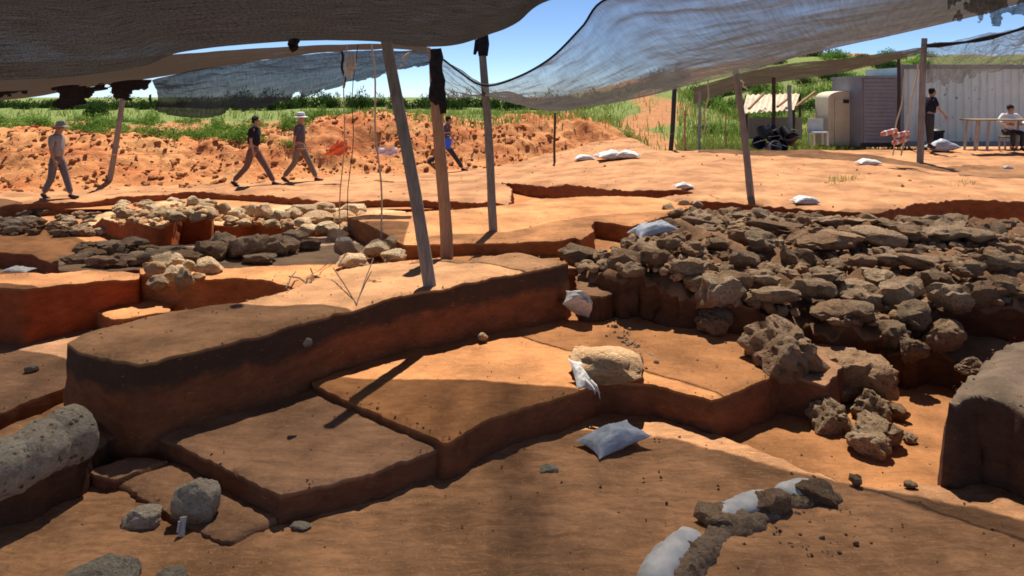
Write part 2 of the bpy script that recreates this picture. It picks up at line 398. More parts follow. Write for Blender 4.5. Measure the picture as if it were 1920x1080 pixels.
slab('foreground_floor', [V3(-8, 1, -.75), V3(9, 1, -.75), V3(9, 5.4, -.75), P(1760, 900, -.75), P(1690, 912, -.75), P(1612, 906, -.75), P(1480, 862, -.75), P(1330, 808, -.75), P(1200, 770, -.75), V3(-.5, 7.2, -.75), V3(-8, 7.2, -.75)],
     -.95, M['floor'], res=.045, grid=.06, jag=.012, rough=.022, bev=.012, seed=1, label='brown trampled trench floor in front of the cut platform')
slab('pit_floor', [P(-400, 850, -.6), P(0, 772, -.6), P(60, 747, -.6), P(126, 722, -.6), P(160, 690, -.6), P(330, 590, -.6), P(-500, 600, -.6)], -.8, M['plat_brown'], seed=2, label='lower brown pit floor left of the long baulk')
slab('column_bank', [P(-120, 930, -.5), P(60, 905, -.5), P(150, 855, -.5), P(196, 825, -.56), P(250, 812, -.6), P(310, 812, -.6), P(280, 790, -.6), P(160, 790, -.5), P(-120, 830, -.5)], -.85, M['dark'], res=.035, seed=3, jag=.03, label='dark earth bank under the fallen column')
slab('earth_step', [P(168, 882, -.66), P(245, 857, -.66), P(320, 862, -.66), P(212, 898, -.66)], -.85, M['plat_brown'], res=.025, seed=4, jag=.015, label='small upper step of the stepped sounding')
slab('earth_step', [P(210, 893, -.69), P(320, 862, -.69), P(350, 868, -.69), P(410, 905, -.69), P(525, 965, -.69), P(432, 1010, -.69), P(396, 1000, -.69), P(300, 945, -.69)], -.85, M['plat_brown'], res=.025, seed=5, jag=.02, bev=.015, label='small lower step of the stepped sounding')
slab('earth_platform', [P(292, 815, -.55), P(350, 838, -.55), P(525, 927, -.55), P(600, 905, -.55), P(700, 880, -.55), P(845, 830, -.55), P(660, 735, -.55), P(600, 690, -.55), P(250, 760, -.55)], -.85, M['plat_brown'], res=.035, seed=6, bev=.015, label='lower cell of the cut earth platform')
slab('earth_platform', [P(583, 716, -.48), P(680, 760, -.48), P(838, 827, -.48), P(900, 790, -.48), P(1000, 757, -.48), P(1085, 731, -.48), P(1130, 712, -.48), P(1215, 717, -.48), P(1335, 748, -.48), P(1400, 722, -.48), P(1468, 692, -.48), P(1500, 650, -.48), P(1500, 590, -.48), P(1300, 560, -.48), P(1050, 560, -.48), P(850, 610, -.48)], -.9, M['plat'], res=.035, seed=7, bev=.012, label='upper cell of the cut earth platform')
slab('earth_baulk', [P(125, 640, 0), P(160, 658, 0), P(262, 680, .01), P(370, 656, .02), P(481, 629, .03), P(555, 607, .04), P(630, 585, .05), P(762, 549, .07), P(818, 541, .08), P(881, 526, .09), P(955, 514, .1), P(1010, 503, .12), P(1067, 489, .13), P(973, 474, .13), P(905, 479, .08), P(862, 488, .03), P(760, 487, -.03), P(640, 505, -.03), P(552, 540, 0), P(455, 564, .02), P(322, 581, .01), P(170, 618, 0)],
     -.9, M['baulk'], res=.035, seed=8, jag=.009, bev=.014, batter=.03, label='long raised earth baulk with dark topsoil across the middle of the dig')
_, zH = slab('earth_plateau', [P(262, 512, -.1), P(320, 516, -.1), P(389, 522, -.1), P(453, 518, -.1), P(506, 524, -.1), P(552, 538, -.08), P(610, 560, -.05), P(760, 520, -.05), P(900, 485, -.05), V3(.6, 9.2, -.1), V3(.6, 9.9, -.1), V3(-1.8, 9.8, -.1), P(640, 490, -.1), P(500, 498, -.1), P(400, 505, -.1), P(262, 500, -.1)], -.9, M['lit'], res=.04, seed=9, label='sunlit plateau behind the baulk')
slab('earth_plateau', [P(735, 443, .1), P(757, 457, .1), P(850, 456, .1), P(960, 455, .1), P(1050, 450, .1), P(1078, 444, .1), P(1089, 448, .1), P(1114, 432, .1), P(1108, 422, .1), P(1116, 414, .1), P(1146, 418, .1), P(1182, 424, .1), P(1260, 400, .1), P(1300, 385, .1), P(1240, 371, .1), P(1200, 368, .1), P(1100, 368, .1), P(1000, 373, .1), P(950, 384, .1), P(830, 393, .1), P(700, 399, .1), P(650, 405, .05), P(690, 420, .1)],
     -.9, M['lit'], res=.05, seed=10, label='wide sunlit plateau with the grey pole')
slab('ledge_floor', [V3(-.3, 9.0, -.15), V3(2.4, 9.0, -.15), V3(2.4, 11.6, -.15), V3(-.3, 11.6, -.15)], -.9, M['lit'], res=.08, seed=11, label='pale ledge floor below the wide plateau')
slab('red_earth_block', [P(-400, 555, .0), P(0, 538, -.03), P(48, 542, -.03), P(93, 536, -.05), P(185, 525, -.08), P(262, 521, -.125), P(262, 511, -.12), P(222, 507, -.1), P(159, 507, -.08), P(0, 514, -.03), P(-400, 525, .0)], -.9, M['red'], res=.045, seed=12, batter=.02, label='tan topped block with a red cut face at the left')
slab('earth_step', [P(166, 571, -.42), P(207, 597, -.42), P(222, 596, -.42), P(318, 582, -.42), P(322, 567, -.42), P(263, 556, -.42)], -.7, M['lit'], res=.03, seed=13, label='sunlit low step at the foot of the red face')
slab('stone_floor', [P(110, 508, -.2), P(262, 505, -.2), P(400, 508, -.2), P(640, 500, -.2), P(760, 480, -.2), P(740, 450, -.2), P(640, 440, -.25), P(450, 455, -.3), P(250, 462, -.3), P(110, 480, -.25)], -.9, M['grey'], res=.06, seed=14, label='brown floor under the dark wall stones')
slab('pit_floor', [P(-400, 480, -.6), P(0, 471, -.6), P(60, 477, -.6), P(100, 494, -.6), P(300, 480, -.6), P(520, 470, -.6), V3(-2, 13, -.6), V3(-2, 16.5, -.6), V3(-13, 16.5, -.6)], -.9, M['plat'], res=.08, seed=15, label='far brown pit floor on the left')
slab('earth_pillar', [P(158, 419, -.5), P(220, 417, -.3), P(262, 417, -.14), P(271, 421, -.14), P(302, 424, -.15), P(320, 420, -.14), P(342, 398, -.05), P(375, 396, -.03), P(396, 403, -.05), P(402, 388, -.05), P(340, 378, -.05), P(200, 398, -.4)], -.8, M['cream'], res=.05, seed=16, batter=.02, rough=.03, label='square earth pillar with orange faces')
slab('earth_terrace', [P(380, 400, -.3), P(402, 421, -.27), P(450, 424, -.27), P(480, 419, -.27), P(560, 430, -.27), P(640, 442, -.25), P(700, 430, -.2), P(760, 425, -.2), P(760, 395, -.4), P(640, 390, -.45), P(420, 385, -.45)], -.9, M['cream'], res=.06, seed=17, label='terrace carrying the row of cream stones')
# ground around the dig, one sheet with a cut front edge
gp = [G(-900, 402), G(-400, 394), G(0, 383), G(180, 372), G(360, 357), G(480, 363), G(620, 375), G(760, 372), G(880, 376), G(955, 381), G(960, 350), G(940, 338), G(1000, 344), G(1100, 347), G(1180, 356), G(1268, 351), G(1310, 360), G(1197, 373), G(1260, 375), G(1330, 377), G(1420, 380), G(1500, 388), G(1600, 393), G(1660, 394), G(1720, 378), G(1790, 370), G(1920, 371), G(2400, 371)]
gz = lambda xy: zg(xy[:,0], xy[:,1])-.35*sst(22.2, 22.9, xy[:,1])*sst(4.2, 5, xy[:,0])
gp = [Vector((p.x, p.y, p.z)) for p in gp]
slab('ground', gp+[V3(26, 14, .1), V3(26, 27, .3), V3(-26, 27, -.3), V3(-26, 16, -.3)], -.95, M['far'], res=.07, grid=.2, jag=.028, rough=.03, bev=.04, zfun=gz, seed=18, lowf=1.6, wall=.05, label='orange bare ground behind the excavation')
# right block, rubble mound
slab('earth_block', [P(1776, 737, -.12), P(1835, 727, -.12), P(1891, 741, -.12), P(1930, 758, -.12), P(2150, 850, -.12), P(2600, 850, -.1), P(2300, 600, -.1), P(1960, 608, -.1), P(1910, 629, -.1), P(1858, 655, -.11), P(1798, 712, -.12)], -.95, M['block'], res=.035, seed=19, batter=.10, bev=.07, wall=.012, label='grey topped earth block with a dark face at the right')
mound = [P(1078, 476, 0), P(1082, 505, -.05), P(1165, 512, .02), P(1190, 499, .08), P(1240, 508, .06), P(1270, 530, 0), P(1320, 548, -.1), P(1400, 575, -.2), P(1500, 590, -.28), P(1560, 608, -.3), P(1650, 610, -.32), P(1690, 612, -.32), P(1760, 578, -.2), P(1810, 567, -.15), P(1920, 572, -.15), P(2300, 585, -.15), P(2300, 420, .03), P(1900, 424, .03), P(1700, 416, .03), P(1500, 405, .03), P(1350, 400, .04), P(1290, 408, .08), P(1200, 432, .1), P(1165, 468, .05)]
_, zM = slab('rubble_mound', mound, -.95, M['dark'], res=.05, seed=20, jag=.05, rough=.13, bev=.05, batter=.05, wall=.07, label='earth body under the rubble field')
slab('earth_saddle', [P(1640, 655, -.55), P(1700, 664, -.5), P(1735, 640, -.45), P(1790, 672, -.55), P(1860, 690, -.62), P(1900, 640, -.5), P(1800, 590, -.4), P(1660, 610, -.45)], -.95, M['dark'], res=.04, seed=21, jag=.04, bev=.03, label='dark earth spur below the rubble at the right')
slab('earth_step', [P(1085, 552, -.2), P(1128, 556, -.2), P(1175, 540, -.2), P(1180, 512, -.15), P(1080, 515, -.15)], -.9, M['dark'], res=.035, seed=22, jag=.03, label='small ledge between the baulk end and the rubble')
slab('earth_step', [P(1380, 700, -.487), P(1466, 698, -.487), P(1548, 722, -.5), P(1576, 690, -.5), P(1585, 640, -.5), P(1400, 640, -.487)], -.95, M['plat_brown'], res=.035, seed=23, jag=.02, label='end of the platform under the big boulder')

# ------------------------------------------------------------------ far terrain, spoil heap
def zh(x, y):
    x = np.asarray(x, float); y = np.asarray(y, float)
    left = .9*sst(24, 34, y)-.9*sst(55, 130, y)-6*sst(120, 900, y)
    hill = 1.5*np.exp(-((x-7.2)/2.6)**2-((y-38)/5)**2)+4.3*sst(4, 19, x)*sst(28, 50, y)-8*sst(70, 400, y)*sst(4, 19, x)
    return -.1+left*(1-.6*sst(4, 12, x))+hill
NX, NY = 150, 130
xs = np.sinh(np.linspace(-4.6, 4.6, NX)); xs = xs/xs.max()*900; ys = 23+np.geomspace(.5, 1500, NY)-.5
X, Y_ = np.meshgrid(xs, ys); xy = np.c_[X.ravel(), Y_.ravel()]
Z = zh(xy[:,0], xy[:,1])+.12*f2(xy, .5, 31)+.05*f2(xy, 2.5, 35)-.35*sst(25, 23, xy[:,1])
t = NT('meadow_ground'); co = t.coord(); n1 = t.noise(co, .55, 5, .6); n2 = t.noise(co, 5, 5, .7)
at = t.n('ShaderNodeAttribute', attribute_name='green')
gcol = t.mix(t.ramp(n2, [(.3, 0.), (.7, 1.)]), (.10, .15, .03), (.24, .26, .075)); scol = t.mix(t.ramp(n2, [(.3, 0.), (.7, 1.)]), (.36, .14, .055), (.50, .24, .10))
M['meadow'] = t.done(t.mix(t.ramp(t.math('ADD', at.outputs['Fac'], t.math('MULTIPLY', t.math('SUBTRACT', n1, .5), .9)), [(.42, 0.), (.56, 1.)]), scol, gcol), .95, t.bump(n2, .6, .1))
def green(x, y):
    g = .8+0*x
    g = g-.75*np.exp(-((x-.187*y)/1.2)**2)*(.65+.6*f2(np.c_[np.ravel(x), np.ravel(y)], .5, 33, 3).reshape(np.shape(x)))*sst(24, 28, y)*sst(47, 43, y)   # bare red slope
    g = g-.6*sst(47, 50, y)*sst(10, 15, x)-.45*sst(-3, -7, x)*sst(36, 30, y)
    return g
o = mk('hillside', np.c_[xy, Z], [(i*NX+j, i*NX+j+1, (i+1)*NX+j+1, (i+1)*NX+j) for i in range(NY-1) for j in range(NX-1)], M['meadow'])
a = o.data.attributes.new('green', 'FLOAT', 'POINT'); a.data.foreach_set('value', green(xy[:,0], xy[:,1]))
tag(o, 'green and orange hillside behind the dig', kind='structure')

def foot(x): return np.interp(x, [-26, -11, -8.5, -6, -4.5, -2.5, -.5, 1.5, 4.2, 5], [17, 17, 18, 19.6, 20.6, 21.3, 22, 23.5, 24.5, 25])
def htop(x): return np.interp(x, [-26, -13, -9, -7, -5.8, -5, -3.8, -2.3, -1, .7, 2.2, 3.6, 4.6, 5], [1.05, .95, .6, .95, 1.2, 1.32, 1.3, 1.12, .95, 1.2, 1.25, .95, .2, -.2])
def heapz(xy):
    x, y = xy[:,0], xy[:,1]; s = sst(0, 1, (y-foot(x)+.5*f2(xy, .7, 44, 3))/4.2)
    base = np.where(x < 3, -.36, -.1)
    z = base+(htop(x)-base)*s*(1-.6*sst(5.5, 8.5, y-foot(x)))
    lump = np.abs(f2(xy, 1.1, 41, 4))*.13+f2(xy, 4.5, 47, 4)*.07
    return z+(lump-.05)*np.clip(s*3, 0, 1)-.12*(s <= .01)
xs = np.arange(-15, 5.2, .07); ys = np.arange(16, 28, .07); X, Y_ = np.meshgrid(xs, ys); xy = np.c_[X.ravel(), Y_.ravel()]; nx, ny = len(xs), len(ys)
Zh = heapz(xy)
t = NT('spoil_soil'); co = t.coord(); n1 = t.noise(co, .7, 4, .6); n2 = t.noise(co, 7, 6, .7)
c = t.mix(t.ramp(n1, [(.35, 0.), (.65, 1.)]), (.52, .17, .058), (.62, .29, .11)); c = t.mix(t.ramp(n2, [(.5, 0.), (.8, .6)]), c, (.32, .10, .038))
M['spoil'] = t.done(c, .95, t.bump(n2, .8, .08))
o = mk('spoil_heap', np.c_[xy, Zh], [(i*nx+j, i*nx+j+1, (i+1)*nx+j+1, (i+1)*nx+j) for i in range(ny-1) for j in range(nx-1)], M['spoil'])
tag(o, 'long heap of orange excavated soil behind the walking men', kind='structure')

# ------------------------------------------------------------------ stones
def stone_mesh(name, seed, sub, mat, facets=9, lump=.16, pit=0., box=3.2):
    r = np.random.default_rng(seed); bm = bmesh.new(); bmesh.ops.create_icosphere(bm, subdivisions=sub, radius=1)
    v = np.array([x.co[:] for x in bm.verts]); v = v/((np.abs(v)**box).sum(1)**(1/box))[:,None]
    v = v*(1+.22*np.sign(r.normal(size=3))*v[:,[1,2,0]]*r.uniform(.2, 1, 3))
    n = r.normal(size=(facets, 3)); n /= np.linalg.norm(n, axis=1)[:,None]; d = r.uniform(.6, .95, facets)
    for k in range(facets):
        s = v @ n[k]; v -= np.outer(np.maximum(0, s-d[k]), n[k])*.9
    dirn = v/np.linalg.norm(v, axis=1)[:,None]
    v = v+dirn*(lump*fbm(v*1.4+seed*3.1, seed, 3)+lump*.45*fbm(v*4.5+seed, seed+7, 3))[:,None]
    if pit: v = v-dirn*(pit*np.clip(fbm(v*6+seed, seed+9, 2)-.1, 0, .6))[:,None]
    lo, hi = v.min(0), v.max(0); v = (v-(lo+hi)/2)/(hi-lo)
    for x, c in zip(bm.verts, v): x.co = c
    me = bpy.data.meshes.new(name); bm.to_mesh(me); bm.free(); me.materials.append(mat)
    me.polygons.foreach_set('use_smooth', [True]*len(me.polygons)); me.set_sharp_from_angle(angle=math.radians(42)); return me
SD = [stone_mesh('fieldstone', 100+i, 3, M['stone_dark'], 5+i % 4, .25, .34) for i in range(16)]
SDH = [stone_mesh('boulder', 150+i, 4, M['stone_dark'], 6, .15, .3) for i in range(4)]
SCm = [stone_mesh('limestone', 200+i, 3, M['stone_cream'], 13+i % 3, .14, .1, 2.6) for i in range(10)]
SP = [stone_mesh('pale_stone', 230+i, 4, M['stone_pale'], 6, .12, .12) for i in range(4)]
CL = [stone_mesh('clod', 260+i, 2, M['clod'], 7, .2) for i in range(5)]
LM = [stone_mesh('earth_lump', 280+i, 3, M['clod_tan'], 6, .25, .1) for i in range(5)]
def stone(protos, name, px, py, w, h, z, parent=None, dep=.8, rz=None, tilt=.12, sink=.15, base=None):
    """py is where the stone meets the ground of height z; w, h its size in photo pixels"""
    p = base or P(px, py, z); s = p.y/F; W, Hh = w*s, h*s*.9; D = W*dep
    me = protos if not isinstance(protos, list) else random.choice(protos)
    r = rz if rz is not None else random.choice((0, math.pi))+random.uniform(-.3, .3)
    loc = Vector((p.x, p.y+D*.42, p.z+Hh*(.5-sink)))
    if parent: loc = loc-parent.location
    return inst(name, me, loc, (W, D, Hh*(1+sink*.6)), (random.uniform(-tilt, tilt), random.uniform(-tilt, tilt), r), parent)

# rubble field: every stone is a part of the ruined wall
rw = empty('ruined_wall', (3, 9.5, 0), 'wide tumbled ruin of grey brown fieldstones at the right', 'ruin')
key = [ # px, py(base), w, h, z
 (1230,500,60,38,.1),(1290,520,70,40,.03),(1190,520,50,30,.0),(1320,545,70,34,-.08),(1255,470,50,28,.1),(1305,480,58,30,.05),(1350,470,46,26,.05),
 (1400,500,60,34,.0),(1380,545,70,40,-.1),(1440,540,70,36,-.1),(1455,575,110,36,-.18),(1530,560,90,42,-.15),(1560,535,60,36,-.1),(1610,560,84,32,-.2),
 (1640,585,60,44,-.28),(1705,580,90,62,-.25),(1660,545,66,40,-.15),(1610,610,90,44,-.32),(1560,600,70,34,-.28),(1760,550,70,50,-.15),(1800,585,74,60,-.18),
 (1850,575,90,56,-.15),(1905,570,70,60,-.15),(1830,520,70,34,-.05),(1890,510,90,46,-.05),(1740,505,90,28,-.05),(1680,500,70,26,-.05),(1620,500,60,24,-.05),
 (1470,440,110,26,.03),(1540,470,80,30,.0),(1590,468,90,34,.0),(1660,462,100,36,.0),(1720,455,70,34,.02),(1790,455,100,30,.02),(1850,455,80,26,.02),(1900,440,70,30,.02),
 (1430,470,60,40,.02),(1390,455,50,28,.04),(1330,430,90,24,.05),(1395,415,60,20,.05),(1560,425,60,20,.03),(1620,428,70,20,.03),(1680,432,60,18,.03),(1740,428,70,20,.03),(1640,635,60,48,-.5),(1690,655,60,56,-.5)]
for px, py, w, h, z in key: stone(SD, 'stone', px, py, w, h, z, rw, dep=random.uniform(.6, 1.1))
m2 = np.array([p.xy[:] for p in mound]); cnt = len(key); placed = []
pool = np.c_[rng.uniform(.5, 8.5, 9000), rng.uniform(6.8, 13.6, 9000)]; pool = pool[inside(m2, pool)]
pool = pool[(960+pool[:,0]/pool[:,1]*F) < 1990]
zs = zM(pool)
for (x, y), z in zip(pool, zs):
    if cnt >= 292: break
    s = random.choice((.1, .13, .16, .2, .26, .36))*random.uniform(.8, 1.25)
    if all((x-a)**2+(y-b)**2 > ((s+c)*.40)**2 for a, b, c in placed):
        placed.append((x, y, s)); cnt += 1
        inst('stone', random.choice(SD), Vector((x, y, z+s*.05))-rw.location, (s*random.uniform(.9, 1.4), s*random.uniform(.8, 1.3), s*random.uniform(.65, 1.05)), (random.uniform(-.3, .3), random.uniform(-.3, .3), random.uniform(0, 6.28)), rw)
def scatter(name, protos, pts, sizes, parent=None, sink=.2):
    vs, fs = [], []
    for (x, y, z), s in zip(pts, sizes):
        me = random.choice(protos); R = Euler((random.uniform(-.5, .5), random.uniform(-.5, .5), random.uniform(0, 6.28))).to_matrix()
        sc = (s*random.uniform(.8, 1.3), s*random.uniform(.8, 1.3), s*random.uniform(.5, .9)); n0 = len(vs)
        for v in me['_v']: q = R @ Vector((v[0]*sc[0], v[1]*sc[1], v[2]*sc[2])); vs.append((x+q.x, y+q.y, z+q.z+s*(.35-sink)))
        fs += [tuple(i+n0 for i in f) for f in me['_f']]
    o = mk(name, vs, fs, protos[0]['mat'], parent, sharp=45); return o
def lowpoly(mat, sub=1, n=5, seed=0):
    out = []
    for i in range(n):
        me = stone_mesh('tmp_stone', 300+seed+i, sub, mat, 7, .2); out.append({'_v': [v.co[:] for v in me.vertices], '_f': [tuple(p.vertices) for p in me.polygons], 'mat': mat}); bpy.data.meshes.remove(me)
    return out
lp = lowpoly(M['stone_dark'], 2)
sel = pool[-3000:][:1500]
o = scatter('stone_chips', lp, [(x-rw.location.x, y-rw.location.y, z-rw.location.z) for (x, y), z in zip(sel, zM(sel))], rng.uniform(.03, .15, len(sel)), rw); tag(o, kind='stuff')

# soil clods lying on the heap
n = 5000; c = np.c_[rng.uniform(-14, 4.6, n), rng.uniform(16.8, 26, n)]; keep = (c[:,1] > foot(c[:,0])-.5*rng.random(n)) & (c[:,1] < foot(c[:,0])+5); c = c[keep]
o = scatter('soil_clods', lowpoly(M['clod'], 1, 6, 50), np.c_[c, heapz(c)], .03+.15*rng.random(len(c))**3.5); tag(o, 'loose orange soil clods covering the heap', kind='stuff')
n = 420; c = np.c_[rng.uniform(-9, 9, n), rng.uniform(12, 22, n)]
g2 = np.array([p.xy[:] for p in gp]+[(26, 14), (26, 27), (-26, 27), (-26, 16)]); c = c[inside(g2, c)]
o = scatter('ground_pebbles', lowpoly(M['clod'], 1, 4, 80), np.c_[c, gz(c)], .015+.06*rng.random(len(c))**3); tag(o, 'small orange pebbles and crumbs on the bare ground', kind='stuff')
n = 420; c = np.c_[rng.uniform(-4, 4, n), rng.uniform(3.4, 6.2, n)]
o = scatter('floor_pebbles', lowpoly(M['clod_tan'], 1, 4, 90), np.c_[c, np.full(len(c), -.745)], .006+.022*rng.random(len(c))**3); tag(o, 'tiny pebbles and crumbs on the brown floor', kind='stuff')

cp_, cs_ = [], []
for nm, b_, zf_ in SLABS:
    if nm not in ('earth_platform', 'earth_baulk', 'earth_step', 'pit_floor', 'earth_block', 'earth_plateau', 'red_earth_block'): continue
    lo, hi = b_.min(0), b_.max(0); lo = np.maximum(lo, (-6.5, 3)); hi = np.minimum(hi, (5, 12)); k = int(max(20, 42*np.prod(hi-lo))); q = rng.uniform(lo, hi, (k, 2)); e = b_[rng.integers(0, len(b_), k//2)]*.985+b_.mean(0)*.015+rng.normal(0, .02, (k//2, 2)); q = np.r_[q, e]; q = q[inside(b_, q)]
    if len(q): cp_.append(np.c_[q, zf_(q)]); cs_.append(.004+.016*rng.random(len(q))**4)
q = np.array([P(rng.uniform(405, 690), rng.uniform(402, 446), -.27).xy[:] for _ in range(420)]+[P(rng.uniform(215, 398), rng.uniform(388, 418), -.1).xy[:] for _ in range(420)])
zq = np.array([max([zf_(p[None])[0] for nm, b_, zf_ in SLABS if nm in ('earth_pillar', 'earth_terrace') and inside(b_, p[None])[0]] or [-9]) for p in q]); q, zq = q[zq > -5], zq[zq > -5]
tag(scatter('limestone_chips', lowpoly(M['stone_cream'], 1, 5, 170), np.c_[q, zq], rng.uniform(.04, .13, len(q))), 'cream limestone chips on the pillar and the terrace at the left', kind='stuff')
o = scatter('soil_crumbs', lowpoly(M['clod_tan'], 1, 4, 140), np.concatenate(cp_), np.concatenate(cs_)); tag(o, 'small crumbs of earth lying on the cut blocks and floors', kind='stuff')
# dark stone wall, cream stone wall and piles at the left
dw = empty('stone_wall', (-3.6, 10, -.25), 'low broken row of dark grey wall stones at the left', 'stone wall')
for px, py, w, h in [(135,497,46,24),(165,490,50,26),(200,485,50,30),(235,478,56,32),(250,500,60,26),(180,503,60,24),(215,503,50,26),(290,500,70,30),(345,497,60,28),(385,490,66,40),(412,480,44,46),(455,488,70,50),(500,482,70,44),(530,478,50,34),(478,498,60,22),(535,466,64,36),(575,470,40,24),(320,485,50,24),(270,480,40,22),(150,475,44,22),(190,470,50,20)]:
    stone(SD, 'stone', px, py+2, w*1.1, h*1.15, -.22, dw, dep=.9)
fw = empty('stone_litter', (-8, 14.4, -.6), 'scatter of dark and pale stones on the pit floor at the far left', 'stones')
for k in range(70):
    px = random.uniform(-20, 190); py = random.uniform(404, 447)-.1*abs(px-60)*.3; w = random.uniform(14, 34)
    stone(SD if random.random() < .8 else SP, 'stone', px, py, w, w*.6, -.6, fw)
cw = empty('limestone_wall', (-4, 12.8, -.3), 'row of sunlit cream limestone blocks behind the dark stones', 'stone wall')
for px, py, w, h, z in [(412,408,30,28,-.3),(440,412,30,22,-.28),(465,408,34,26,-.3),(492,412,36,30,-.28),(430,420,26,16,-.27),(520,416,34,22,-.28),(545,412,34,22,-.28),(455,422,26,12,-.27),(560,402,60,18,-.3),(602,398,56,18,-.3),(655,402,50,20,-.28),(590,420,60,22,-.27),(640,420,56,22,-.27),(676,418,30,22,-.25),(610,440,50,22,-.25),(655,444,40,24,-.25),(682,432,34,20,-.25),(575,440,34,20,-.27),(628,458,44,28,-.3),(560,425,40,16,-.27),(505,425,30,14,-.27),(535,428,26,14,-.27)]:
    stone(SCm, 'stone', px, py+2, w*1.12, h*1.3, z, cw, dep=.8, tilt=.06)
cp = empty('limestone_pile', (-6, 13.3, -.1), 'cream limestone crumbs heaped on the square earth pillar', 'stone pile')
for k in range(64):
    px = random.uniform(215, 395); py = random.uniform(386, 416)-.02*abs(px-320); w = random.uniform(12, 34)
    zz = float(Surf([P(158,419,-.5),P(262,417,-.14),P(342,398,-.05),P(396,403,-.05),P(200,398,-.4)])(np.array([P(px,py,-.15).xy[:]]))[0])
    stone(SCm, 'stone', px, py, w, w*.6, zz, cp)
stone(SCm, 'stone', 357, 386, 26, 22, -.02, cp)
pp = empty('limestone_pile', (-5, 8.8, -.1), 'small pile of cream stones on the corner above the sunlit step', 'stone pile')
for px, py, w, h in [(282,520,44,30),(318,535,34,36),(340,545,34,44),(300,508,40,34),(325,506,34,30),(380,518,52,32),(290,545,40,30),(310,498,34,24),(350,512,30,24),(368,528,26,16),(330,520,30,22)]:
    stone(SCm, 'stone', px, py, w*1.15, h*1.2, -.12, pp, dep=.7)
for px, py, w, h, pr, lb in [(645,478,46,38,SP,'grey topped stone left of the cream boulders on the plateau'),(700,486,60,40,SCm,'large cream boulder lying left of the leaning pole'),(738,472,44,32,SCm,'upright cream block touching the leaning pole'),(660,502,66,28,SCm,'flat cream stone lying in front of the cream boulders'),(735,492,50,28,SCm,'reddish cream stone at the right end of the boulder group')]:
    tag(stone(pr, 'boulder', px, py, w, h, -.06, dep=.8), lb, 'boulder')
gs = empty('stone_pile', (2.9, 12.4, .05), 'small heap of sunlit stones by the grey sandbag', 'stone pile')
for px, py, w in [(1255,398,26),(1285,390,26),(1275,405,24),(1300,402,24),(1310,390,22),(1262,408,20),(1295,412,26)]: stone(SCm, 'stone', px, py, w, w*.75, .05, gs)

# single stones
tag(stone(SDH[1], 'boulder', 1492, 702, 158, 112, -.49, dep=1.0, rz=.4), 'big pitted boulder at the right edge of the platform', 'boulder')
tag(stone(SDH, 'boulder', 1350, 632, 76, 56, -.48, dep=.9, rz=1), 'grey boulder at the back edge of the platform under the rubble', 'boulder')
for px, py, w, h, lb in [(1628,765,160,108,'large pitted boulder at the top of the loose stone line'),(1560,762,92,50,'flat tilted stone left of the large pitted boulder'),(1572,815,96,70,'squarish dark faced stone at the left of the loose stone line'),(1648,795,92,68,'rough stone in the middle of the loose stone line'),(1655,842,120,60,'wide lumpy stone above the lowest stone of the line'),(1642,864,92,50,'lowest dark faced stone at the near end of the line'),(1690,792,44,34,'small dark stone at the right of the loose stone line'),(1712,834,34,20,'little black stone farthest right of the loose stones')]:
    tag(stone(SDH if w > 80 else SD, 'boulder', px, py, w, h, -.85, dep=.8, rz=random.uniform(0, 6)), lb, 'boulder', 'loose stones on the lower floor')
for px, py, w, h, z, lb in [(1720,680,60,50,-.55,'tan boulder on the dark spur below the rubble'),(1785,660,80,66,-.5,'lumpy boulder at the end of the dark spur'),(1830,700,60,30,-.62,'small crumbly stone beside the grey topped block')]:
    tag(stone(SDH, 'boulder', px, py, w, h, z, dep=.8), lb, 'boulder')
# cream stone at the platform corner with a torn bag
tag(stone(SCm[2], 'corner_stone', 1150, 724, 152, 66, -.48, dep=.9, rz=.1, sink=.1), 'cream stone on the corner of the cut platform', 'boulder')
for px, py, w, h, z, pr, lb in [(358,975,92,74,-.69,SP,'pale block standing on the small step at lower left'),(252,998,78,40,-.75,SP,'pale lumpy stone lying left of the standing block'),(54,700,24,17,-.6,SP,'small grey pebble on the pit floor left of the baulk'),(560,998,40,14,-.75,SP,'flat white pebble in front of the platform corner'),(1030,890,36,14,-.75,SP,'small grey pebble on the floor below the grey sandbag'),(575,648,18,16,.03,SP,'white pebble stuck at the front rim of the baulk'),(530,722,26,18,-.5,SP,'white stone at the foot of the baulk left of the triangle'),(905,640,20,18,-.46,SCm,'small tan stone at the foot of the baulk face')]:
    tag(stone(pr, 'stone', px, py, w, h, z, dep=.7), lb, 'stone')
for px, py, w, h, lb in [(160,1150,150,72,'pale pitted boulder cut by the bottom edge at lower left'),(300,1125,80,46,'small pitted stone right of the boulder at the bottom edge')]:
    tag(stone(SP, 'boulder', px, py, w, h, -.75, dep=.8), lb, 'boulder')
q = np.array([P(1150+a*70+rng.normal(0, 12+a*6), 600+a*92+rng.normal(0, 7), -.48).xy[:] for a in rng.random(90)])
tag(scatter('potsherds', lowpoly(M['stone_pale'], 1, 4, 190), np.c_[q, np.full(len(q), -.478)], .012+.05*rng.random(len(q))**3), 'small grey sherds and flakes strewn over the back of the platform', kind='stuff')
